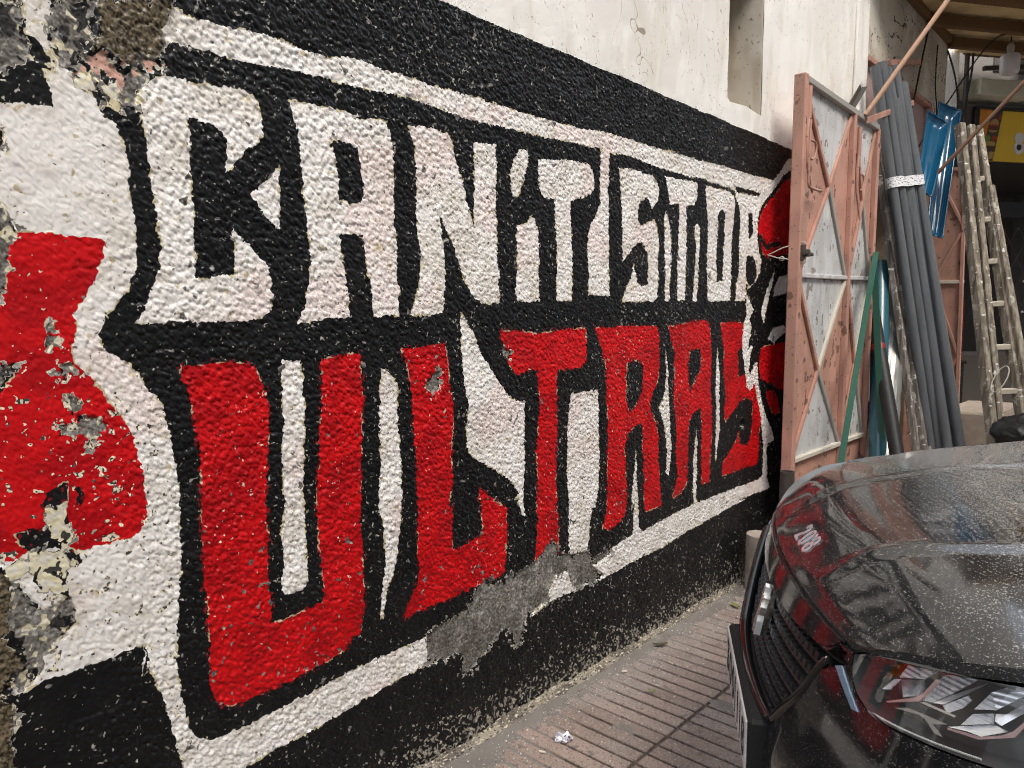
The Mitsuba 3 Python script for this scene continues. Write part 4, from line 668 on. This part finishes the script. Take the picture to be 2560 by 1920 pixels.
def dust(lo, hi, size, film):
    """Dried drops and dust: small pale specks, scarce on the cleaner nose (lo) and dense on the rest of the bonnet (hi)."""
    def k(p):
        s = 150 / size; x, y, z = .8 * p.x - .6 * p.y, .6 * p.x + .8 * p.y, p.z
        u = (p.x - 1.0287) * -.8631 + (p.y - 1.7794) * -.505; v = (p.x - 1.0287) * .505 + (p.y - 1.7794) * -.8631
        big = fbm(p.x * 4.1, p.y * 4.1, p.z * 4.1); t = smoothstep(.30, .70, -u + .35 * (big - .5) + .12 * dr.abs(v)) * (hi - lo) + lo
        a = noise(x * s, y * s, z * s); b = noise(x * s * .57 + 9, y * s * .57, z * s * .57)
        return dr.maximum(smoothstep(.80, .86, a + t), smoothstep(.86, .90, b + .6 * t)), t
    def col(p, n, uv):
        m, t = k(p); return mix(mix((.0035, .0035, .004), (.19, .175, .16), film * dr.maximum(.15, .3 + 4 * t) * (.3 + 1.4 * smoothstep(.3, .7, fbm(p.x * 9, p.y * 9, p.z * 30)))), (.44, .41, .375), m * .74)
    return col, (lambda p, n, uv: 1 - .95 * k(p)[0]), (lambda p, n, uv: .08 + .5 * k(p)[0])
c_, cc_, r_ = dust(.0, .22, .28, .11); mat('bonnet_paint', c_, r_, .85, clearcoat=cc_, clearcoat_gloss=.98)
c_, cc_, r_ = dust(-.02, .07, .26, .07); mat('car_paint', c_, r_, .8, clearcoat=cc_, clearcoat_gloss=.98)
mat('gloss_black', (.006, .006, .006), .10, .6, clearcoat=.8, clearcoat_gloss=.95); mat('grille_plastic', (.010, .010, .011), .32, .5); mat('dull_black', (.012, .012, .012), .7, .3)
mat('chrome', (.90, .91, .93), .18, .5, metallic=.7)
scene['m_chrome_satin'] = {'type': 'twosided', 'bsdf': {'type': 'roughconductor', 'material': 'Ag', 'alpha': .32}}
mat('chrome_ribbed', (.90, .91, .92), .24, .5, metallic=.35, bump=lambda p, n, uv: .0013 * dr.sin(p.z * 1100), bump_eps=4e-4)
mat('amber', (.40, .13, .03), .15, .6, metallic=.7); mat('red_trim', (.58, .40, .37), .25, .6, metallic=.4); mat('smoke', (.16, .16, .155), .22, .6, metallic=.5)  # first two: orange and red reflections put into the base colour
mat('plate_white', lambda p, n, uv: mix((.50, .49, .47), (.40, .385, .36), fbm(p.x * 25, p.y * 25, p.z * 25)), .4, .5); mat('plate_black', (.014, .014, .015), .5, .4); mat('light_strip', (.15, .21, .27), .12, .6, clearcoat=1.0)  # the strip's blue is the sky's reflection, painted into its colour
scene['m_lens'] = {'type': 'thindielectric', 'int_ior': 1.49}
mat('car_glass', (.01, .012, .013), .05, .6, clearcoat=1.0)

CAR = thing('car', 'black hatchback with dusty bonnet parked nose-on to the painted wall', 'car')
side = PchipInterpolator([-1.16, -.6, -.45, -.345, -.284, -.222, -.168, -.151], [.835, .82, .79, .73, .675, .595, .515, .457])
def half(u): return np.where(u > -.151, np.sqrt(np.maximum(0, (-.111 - u) / .19)), side(np.clip(u, -1.16, -.151)))
us = np.concatenate([np.linspace(-.1112, -.151, 26), np.linspace(-.1535, -.40, 60), np.linspace(-.41, -1.16, 60)]); tt = np.linspace(-1, 1, 161)
U, TT = np.meshgrid(us, tt, indexing='ij'); VV = TT * half(U); Hd = np.stack([U, VV, hood_z(U, VV)], -1)
edge = np.concatenate([Hd[::-1, 0], Hd[1:, -1]]); inn = edge.copy(); inn[:, 2] -= .022; inn[:, 0] -= .004; mid_ = edge.copy(); mid_[:, 2] -= .004; mid_[:, 0] += .001
back_ = Hd[-1]; bi = back_.copy(); bi[:, 2] -= .02
m = cat([car_space(grid(len(us), len(tt), Hd)), car_space(grid(3, len(edge), np.array([edge, mid_, inn]))), car_space(grid(2, len(tt), np.array([back_, bi])))])
put('bonnet', m, 'm_bonnet_paint', CAR, 40, 'dusty black bonnet with two creases, speckled with dried drops')
zg = lambda v: .874 + .14 * v * v
vs = np.linspace(-.45, .45, 31)
nose = Polygon([(-.472, .9365)] + [(v, zg(v) if abs(v) < .41 else zg(v) + .05 * (abs(v) - .41) / .04 * .3) for v in vs] + [(.472, .9365)])
grille = Polygon([(v, zg(v) - .004) for v in np.linspace(-.44, .44, 31)] + [(.468, .924), (.500, .921), (.506, .908), (.435, .863), (.395, .79), (.268, .655), (.25, .46), (-.25, .46), (-.268, .655), (-.395, .79), (-.435, .863), (-.506, .908), (-.500, .921), (-.468, .924)]).buffer(0)
lensL = Polygon([(.516, .932), (.522, .915), (.536, .893), (.559, .878), (.591, .867), (.638, .867), (.705, .878), (.749, .886), (.80, .898), (.86, .918), (.905, .945), (.925, .985), (.90, 1.015), (.86, 1.028), (.80, 1.024), (.752, 1.010), (.715, .999), (.668, .985), (.606, .967), (.545, .947)])
flip = lambda P: shapely.affinity.scale(P, -1, 1, origin=(0, 0))
lensR = flip(lensL)
top = [(-.935, 1.05), (-.91, 1.045)] + [(-x, z) for x, z in ((.86, 1.031), (.80, 1.027), (.752, 1.013), (.715, 1.002), (.668, .988), (.606, .970), (.545, .950), (.505, .940))]
body = Polygon(top + [(-x, z) for x, z in top[::-1]] + [(.935, .16), (-.935, .16)])
low_in = Polygon([(-.62, .22), (.62, .22), (.56, .40), (-.56, .40)])
fog = Polygon([(.66, .30), (.88, .33), (.87, .52), (.78, .50)])
bumper = body.difference(union_all([nose.buffer(.0025), grille.buffer(.003), lensL.buffer(.0035), lensR.buffer(.0035), low_in, fog, flip(fog), Polygon([(-.51, .93), (.51, .93), (.51, 1.0), (-.51, 1.0)])]))
bumper = max(getattr(bumper, 'geoms', [bumper]), key=lambda g: g.area)
put('nose_panel', skin(nose, .008, 0, .02), 'm_car_paint', CAR, 40, 'narrow glossy strip between bonnet and grille')
put('bumper', skin(bumper, .014, 0, .025), 'm_car_paint', CAR, 40)
put('inner_panel', skin(body.buffer(-.02), .03, -.125), 'm_dull_black', CAR, True)
# grille: recessed mesh of small blocks between an upper edge and a glossy lower frame
GR = put('grille', skin(grille.buffer(.006), .012, -.035), 'm_grille_plastic', CAR, True, 'black honeycomb grille')
studs = []
for r in range(13):
    z = .475 + .0345 * r
    for c in range(-17, 18):
        v = .030 * c + (.015 if r % 2 else 0); zz_ = z + .10 * v * v
        if not grille.buffer(-.006).contains(shapely.Point(v, zz_)): continue
        base, tp = front(np.array([v - .0115, v + .0115, v + .0115, v - .0115]), np.array([zz_ - .012, zz_ - .012, zz_ + .010, zz_ + .010]), -.034), front(np.array([v - .009, v + .009, v + .007, v - .007]), np.array([zz_ - .009, zz_ - .009, zz_ + .004, zz_ + .004]), -.016)
        studs.append(trimesh.convex.convex_hull(world(np.vstack([base, tp]))))
bars_ = [tube(world(front(np.linspace(-.48, .48, 60), zz_ + .10 * np.linspace(-.48, .48, 60) ** 2, -.024)), .0042, 6) for zz_ in .475 + .0345 * (np.arange(13) + .5)]
keep = []
for b in bars_:
    d = (np.array(b.triangles_center)[:, :2] - CAR_O) @ CAR_L; z = b.triangles_center[:, 2]; ok = contains_xy(grille.buffer(-.004), d, z); keep.append(trimesh.Trimesh(b.vertices, b.faces[ok], process=False))
put('mesh_blocks', cat(studs + keep), 'm_grille_plastic', GR, False)
fr = np.array([(-.45, .888), (-.43, .862), (-.392, .79), (-.33, .72), (-.262, .657), (-.18, .651), (0, .649), (.18, .651), (.262, .657), (.33, .72), (.392, .79), (.43, .862), (.45, .888)])
s_ = np.linspace(0, 12, 121); fv, fz_ = PchipInterpolator(range(13), fr[:, 0])(s_), PchipInterpolator(range(13), fr[:, 1])(s_)
put('lower_frame', tube(world(front(fv, fz_, -.002)), np.interp(s_, [0, 4, 8, 12], [.0165, .0165, .012, .008]), 12), 'm_gloss_black', GR, True)
EM = put('emblem_backing', skin(shapely.Point(0, .80).buffer(.045), .01, -.016), 'm_grille_plastic', GR, True)
lion = Polygon([(-.030, .742), (-.016, .740), (-.010, .765), (.004, .770), (.012, .742), (.026, .742), (.022, .775), (.014, .790), (.030, .800), (.036, .815), (.022, .812), (.016, .822), (.030, .838), (.024, .846), (.010, .840), (.006, .862), (-.012, .868), (-.024, .858), (-.016, .848), (-.022, .836), (-.012, .826), (-.016, .800), (-.028, .780)])
put('emblem', skin(shapely.affinity.scale(lion, .62, 1, origin=(0, .8)), .004, .010, .016), 'm_chrome_satin', GR, False, 'chrome rearing animal emblem in the grille')
# digits on the bonnet
def on_bonnet(m, s0, v0, h):
    q = np.array(m.vertices); x, y, d = q[:, 0], q[:, 1], q[:, 2]; v = -(v0 - x); u = s0 - y; u = u + 0 * v
    return car_space(trimesh.Trimesh(np.stack([u, v, hood_z(u, v) + .0012 + d], -1), m.faces, process=False))
tx = 0
for ch in '208':
    g = meshkit.text_mesh(ch, .036, .004, False); v_, f_ = trimesh.remesh.subdivide_to_size(g.vertices, g.faces, .008); q = np.array(v_); wch = q[:, 0].max()
    q[:, 0] = q[:, 0] * 1.35 - .070 + tx; tx += wch * 1.35 + .014
    uu, vv = -.140 - q[:, 1] * 1.15, q[:, 0]; m = trimesh.Trimesh(np.stack([uu, vv, hood_z(uu, vv) + .001 + q[:, 2]], -1), f_, process=False)
    put('chrome_digit', car_space(m), 'm_chrome', CAR, False)
# number plate
def cblk(lo, hi, r=.004): return car_space(blk(lo, hi, r))
PH = put('plate_holder', cat([cblk((-.085, -.272, .505), (-.004, .272, .652), .008)]), 'm_dull_black', CAR, False)
put('number_plate', cblk((-.0035, -.262, .528), (.0015, .262, .643), .001), 'm_plate_white', PH, False, 'white number plate with black characters, seen nearly edge-on')
def plate_text(t, h, v0, z0):
    g = meshkit.text_mesh(t, h, .0012, True); q = np.array(g.vertices); return car_space(trimesh.Trimesh(np.stack([q[:, 2] + .0016, q[:, 0] + v0, q[:, 1] + z0], -1), g.faces, process=False)), q[:, 0].max()
v0 = -.235
for ch in '300':
    m, w_ = plate_text(ch, .078, v0, .546); v0 += w_ + .014; put('plate_character', m, 'm_plate_black', PH)
for v_ in (.020, .145): put('plate_bar', cblk((.0016, v_, .540), (.0030, v_ + .007, .631), .0004), 'm_plate_black', PH)
put('plate_character', cblk((.0016, .082, .545), (.0030, .094, .625), .0004), 'm_plate_black', PH)
m, w_ = plate_text('8', .078, .178, .546); put('plate_character', m, 'm_plate_black', PH)
# headlights
def headlight(sgn):
    P = lensL if sgn > 0 else lensR
    HL = put('headlight', skin(P, .008, 0, 0), 'm_lens', CAR, True, 'clear headlight with chrome reflectors on the near side' if sgn > 0 else None)
    hs = cat([skin(P.buffer(.002), .012, -.095)]); rim = []
    for r in [P.exterior]:
        c = np.array(r.segmentize(.012).coords); a, b = front(c[:, 0], c[:, 1], -.001), front(c[:, 0], c[:, 1], -.096); rim.append(car_space(grid(2, len(c), np.array([a, b]))))
    put('housing', cat([hs] + rim), 'm_smoke', HL, 40)
    def facet(pts, offs, m, name='reflector', t=.003):
        p = np.array(pts) * V(sgn, 1); c = Polygon(p); o = np.array(offs, float)
        tv, tf = trimesh.creation.triangulate_polygon(c, engine='earcut'); oo = o[cKDTree(p).query(tv)[1]]
        a, b = front(tv[:, 0], tv[:, 1], oo), front(tv[:, 0], tv[:, 1], oo - t); n = len(tv); f = [tuple(x) for x in tf] + [tuple(x + n for x in y[::-1]) for y in tf]
        M = trimesh.Trimesh(np.vstack([a, b]), f, process=False)
        cc = np.vstack([p, p[:1]]); oc = np.append(o, o[0]); s = grid(2, len(cc), np.array([front(cc[:, 0], cc[:, 1], oc), front(cc[:, 0], cc[:, 1], oc - t)]))
        put(name, cat([car_space(M), car_space(s)]), m, HL)
    rb, ch = 'm_chrome_ribbed', 'm_chrome'
    facet([(.582, .924), (.575, .951), (.595, .956), (.597, .938)], [-.018, -.040, -.043, -.029], 'm_amber', 'reflection_facet')  # chrome facet with an orange reflection tinted in
    facet([(.611, .941), (.606, .960), (.651, .971), (.645, .955)], [-.018, -.033, -.043, -.030], rb, 'reflector')
    facet([(.593, .909), (.592, .930), (.600, .934), (.603, .914)], [-.012, -.029, -.032, -.016], rb, 'reflector')
    facet([(.590, .930), (.621, .945), (.634, .937), (.636, .925), (.620, .912)], [-.044, -.057, -.050, -.041, -.030], ch, 'reflector')
    facet([(.611, .896), (.655, .928), (.665, .940), (.679, .973), (.686, .974), (.665, .927), (.615, .896)], [-.010, -.010, -.010, -.010, -.010, -.010, -.010], 'm_red_trim', 'trim')  # pale trim, reddened by a reflection held in its colour
    facet([(.663, .929), (.661, .964), (.664, .974), (.701, .991), (.690, .954), (.677, .933)], [-.016, -.044, -.052, -.066, -.036, -.019], rb, 'reflector')
    facet([(.682, .935), (.694, .954), (.713, .994), (.708, .963), (.694, .939)], [-.014, -.032, -.070, -.041, -.018], ch, 'reflector')
    facet([(.695, .938), (.712, .962), (.720, .959), (.717, .946), (.707, .932)], [-.017, -.037, -.034, -.023, -.012], rb, 'reflector')
    facet([(.666, .926), (.672, .930), (.719, .935), (.718, .932)], [-.010, -.010, -.010, -.010], 'm_pale_rail', 'trim')
    facet([(.735, .955), (.738, .986), (.736, 1.024), (.752, 1.029), (.759, 1.022), (.756, .965)], [-.016, -.041, -.072, -.076, -.070, -.024], rb, 'reflector')
    facet([(.729, .926), (.731, .945), (.751, .956), (.757, .945)], [-.010, -.025, -.034, -.025], rb, 'reflector')
    facet([(.757, .960), (.766, .964), (.773, 1.000), (.783, .982), (.769, .950), (.761, .952)], [-.023, -.027, -.061, -.044, -.014, -.015], ch, 'reflector')
    facet([(.716, .915), (.727, .923), (.755, .943), (.772, .941), (.753, .923), (.737, .921)], [-.009, -.015, -.031, -.030, -.015, -.014], ch, 'reflector')
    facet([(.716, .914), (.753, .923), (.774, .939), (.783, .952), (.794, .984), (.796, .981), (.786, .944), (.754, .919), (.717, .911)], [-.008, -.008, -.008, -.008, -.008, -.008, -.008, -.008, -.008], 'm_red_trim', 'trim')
    facet([(.630, .895), (.650, .907), (.676, .912), (.713, .917), (.695, .906), (.672, .908)], [-.010, -.010, -.010, -.010, -.010, -.010], 'm_grey_rail', 'bezel')
    facet([(.679, .909), (.695, .906), (.713, .896), (.703, .895)], [-.010, -.010, -.010, -.010], 'm_grey_rail', 'bezel')
    facet([(.80, .945), (.80, 1.0), (.86, 1.0), (.88, .965), (.84, .94)], [-.014, -.064, -.064, -.032, -.012], rb)
    nv = np.linspace(.588, .765, 90); zc = np.interp(nv, [.586, .651, .712, .759, .78], [.8595, .8685, .8795, .8895, .894]); dots = []
    for v_, z_ in zip(nv[::1], zc[::1]):
        p = front(np.array(v_ * sgn), np.array(z_ + .004), -.006); dots.append(trimesh.creation.icosphere(1, .0018).apply_scale([1, .25, 1.1]).apply_translation(world(p)))
    put('light_strip_ribs', cat(dots), 'm_chrome_satin', HL)
    return HL
headlight(1); headlight(-1)
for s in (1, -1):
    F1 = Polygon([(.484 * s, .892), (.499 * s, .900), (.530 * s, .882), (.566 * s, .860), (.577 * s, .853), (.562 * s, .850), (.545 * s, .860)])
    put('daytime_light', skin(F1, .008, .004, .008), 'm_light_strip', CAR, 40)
# sides, wings, cabin and wheels
sd = []
def side_wall(s):
    uu, zz_ = np.meshgrid(np.linspace(-.46, -4.15, 150), np.linspace(.17, 1.02, 40), indexing='ij')
    vv = .945 - .10 * np.clip((zz_ - .80) / .25, 0, 1) ** 2 - .03 * np.clip((.45 - zz_) / .3, 0, 1) - .10 * np.clip((-3.6 - uu) / .6, 0, 1) ** 2
    vv = np.where(uu > -.72, vv - .24 * np.clip((uu + .72) / .26, 0, 1) ** 2.2, vv)
    m = grid(150, 40, np.stack([uu, s * vv, zz_], -1)); c = m.triangles_center
    hole = ((c[:, 0] + .98) ** 2 + (c[:, 2] - .33) ** 2 < .365 ** 2) | ((c[:, 0] + 3.62) ** 2 + (c[:, 2] - .33) ** 2 < .365 ** 2)
    return car_space(trimesh.Trimesh(m.vertices, m.faces[~hole], process=False))
for s in (1, -1):
    put('side_panel', side_wall(s), 'm_car_paint', CAR, True)
    uu, t = np.meshgrid(np.linspace(-.40, -1.18, 50), np.linspace(0, 1, 14), indexing='ij'); vi = side(np.clip(uu, -1.16, -.151)) + .006; vo = np.where(uu > -.72, .845 - .22 * np.clip((uu + .72) / .32, 0, 1) ** 2.2 * .6, .845)
    vv = vi + (np.maximum(vo, vi + .01) - vi) * t; zz_ = hood_z(uu, vi) * (1 - t ** 2.2) + 1.02 * t ** 2.2
    put('wing', car_space(grid(50, 14, np.stack([uu, s * vv, zz_], -1))), 'm_bonnet_paint', CAR, True)
    for u in (-.98, -3.62):
        W = put('tyre', tube(world(V(u, s * .90, .33) + .265 * np.stack([np.cos(np.linspace(0, 2 * np.pi, 49)), 0 * np.linspace(0, 1, 49), np.sin(np.linspace(0, 2 * np.pi, 49))], -1)), .095, 14, False), 'm_black_rubber', CAR, True)
        sp = [tube(world(V([u, s * .93, .33], [u + .2 * math.cos(a), s * .935, .33 + .2 * math.sin(a)])), .022, 8) for a in np.arange(5) * 2 * np.pi / 5]
        put('rim', cat(sp + [tube(world(V(u, s * .92, .33) + .205 * np.stack([np.cos(np.linspace(0, 2 * np.pi, 33)), 0 * np.linspace(0, 1, 33), np.sin(np.linspace(0, 2 * np.pi, 33))], -1)), .018, 8, False)]), 'm_grey_paint', W, True)
def quad_sheet(rows): r = np.array(rows, float); return car_space(grid(r.shape[0], r.shape[1], r))
vv = np.linspace(-1, 1, 21)
row = lambda u, w_, z, crown=.05: [(u - .06 * (1 - abs(t) ** 2) * -1, w_ * t, z - crown * t * t) for t in vv]
put('scuttle', quad_sheet([row(-1.20, .83, 1.135), row(-1.30, .83, 1.15)]), 'm_dull_black', CAR, True)
put('windscreen', quad_sheet([row(-1.30, .80, 1.16), row(-1.62, .74, 1.34), row(-1.98, .66, 1.51)]), 'm_car_glass', CAR, True)
put('roof', quad_sheet([row(-1.98, .66, 1.513), row(-2.5, .68, 1.56), row(-3.2, .66, 1.55), row(-3.75, .60, 1.49)]), 'm_car_paint', CAR, True)
put('rear_window', quad_sheet([row(-3.75, .60, 1.488), row(-4.02, .68, 1.28), row(-4.12, .76, 1.06)]), 'm_car_glass', CAR, True); put('tailgate', quad_sheet([row(-4.12, .76, 1.058), row(-4.20, .80, .8), row(-4.18, .82, .3)]), 'm_car_paint', CAR, True)
for s in (1, -1): put('side_window', quad_sheet([[(-1.25, s * .845, 1.01), (-1.9, s * .845, 1.01), (-3.0, s * .845, 1.01), (-4.1, s * .80, 1.03)], [(-1.55, s * .76, 1.28), (-1.98, s * .73, 1.38), (-3.0, s * .74, 1.40), (-3.95, s * .68, 1.30)], [(-1.98, s * .66, 1.46), (-2.2, s * .66, 1.49), (-3.0, s * .66, 1.50), (-3.75, s * .60, 1.44)]]), 'm_car_glass', CAR, True)
put('underbody', cblk((-4.1, -.80, .20), (-.25, .80, .60), .05), 'm_dull_black', CAR)
put('engine_bay', cblk((-1.2, -.70, .55), (-.30, .70, .90), .05), 'm_dull_black', CAR)

# ------------------------------------------------------------------ the other side of the street, behind the camera: it shuts out the low sky
mat('opposite_wall', (.34, .33, .31), .9, .3)
OB = thing('opposite_building', 'plain beige building across the street behind the viewer', 'building')
put('wall', blk((6.8, -14, -.03), (12, 18, 8.6), .02), 'm_opposite_wall', OB)
for i in range(7):
    for z in (1.0, 4.6): put('window', blk((6.77, -11.6 + 4 * i, z), (6.7985, -10.2 + 4 * i, z + 1.7), .004), 'm_shop_dark', OB)
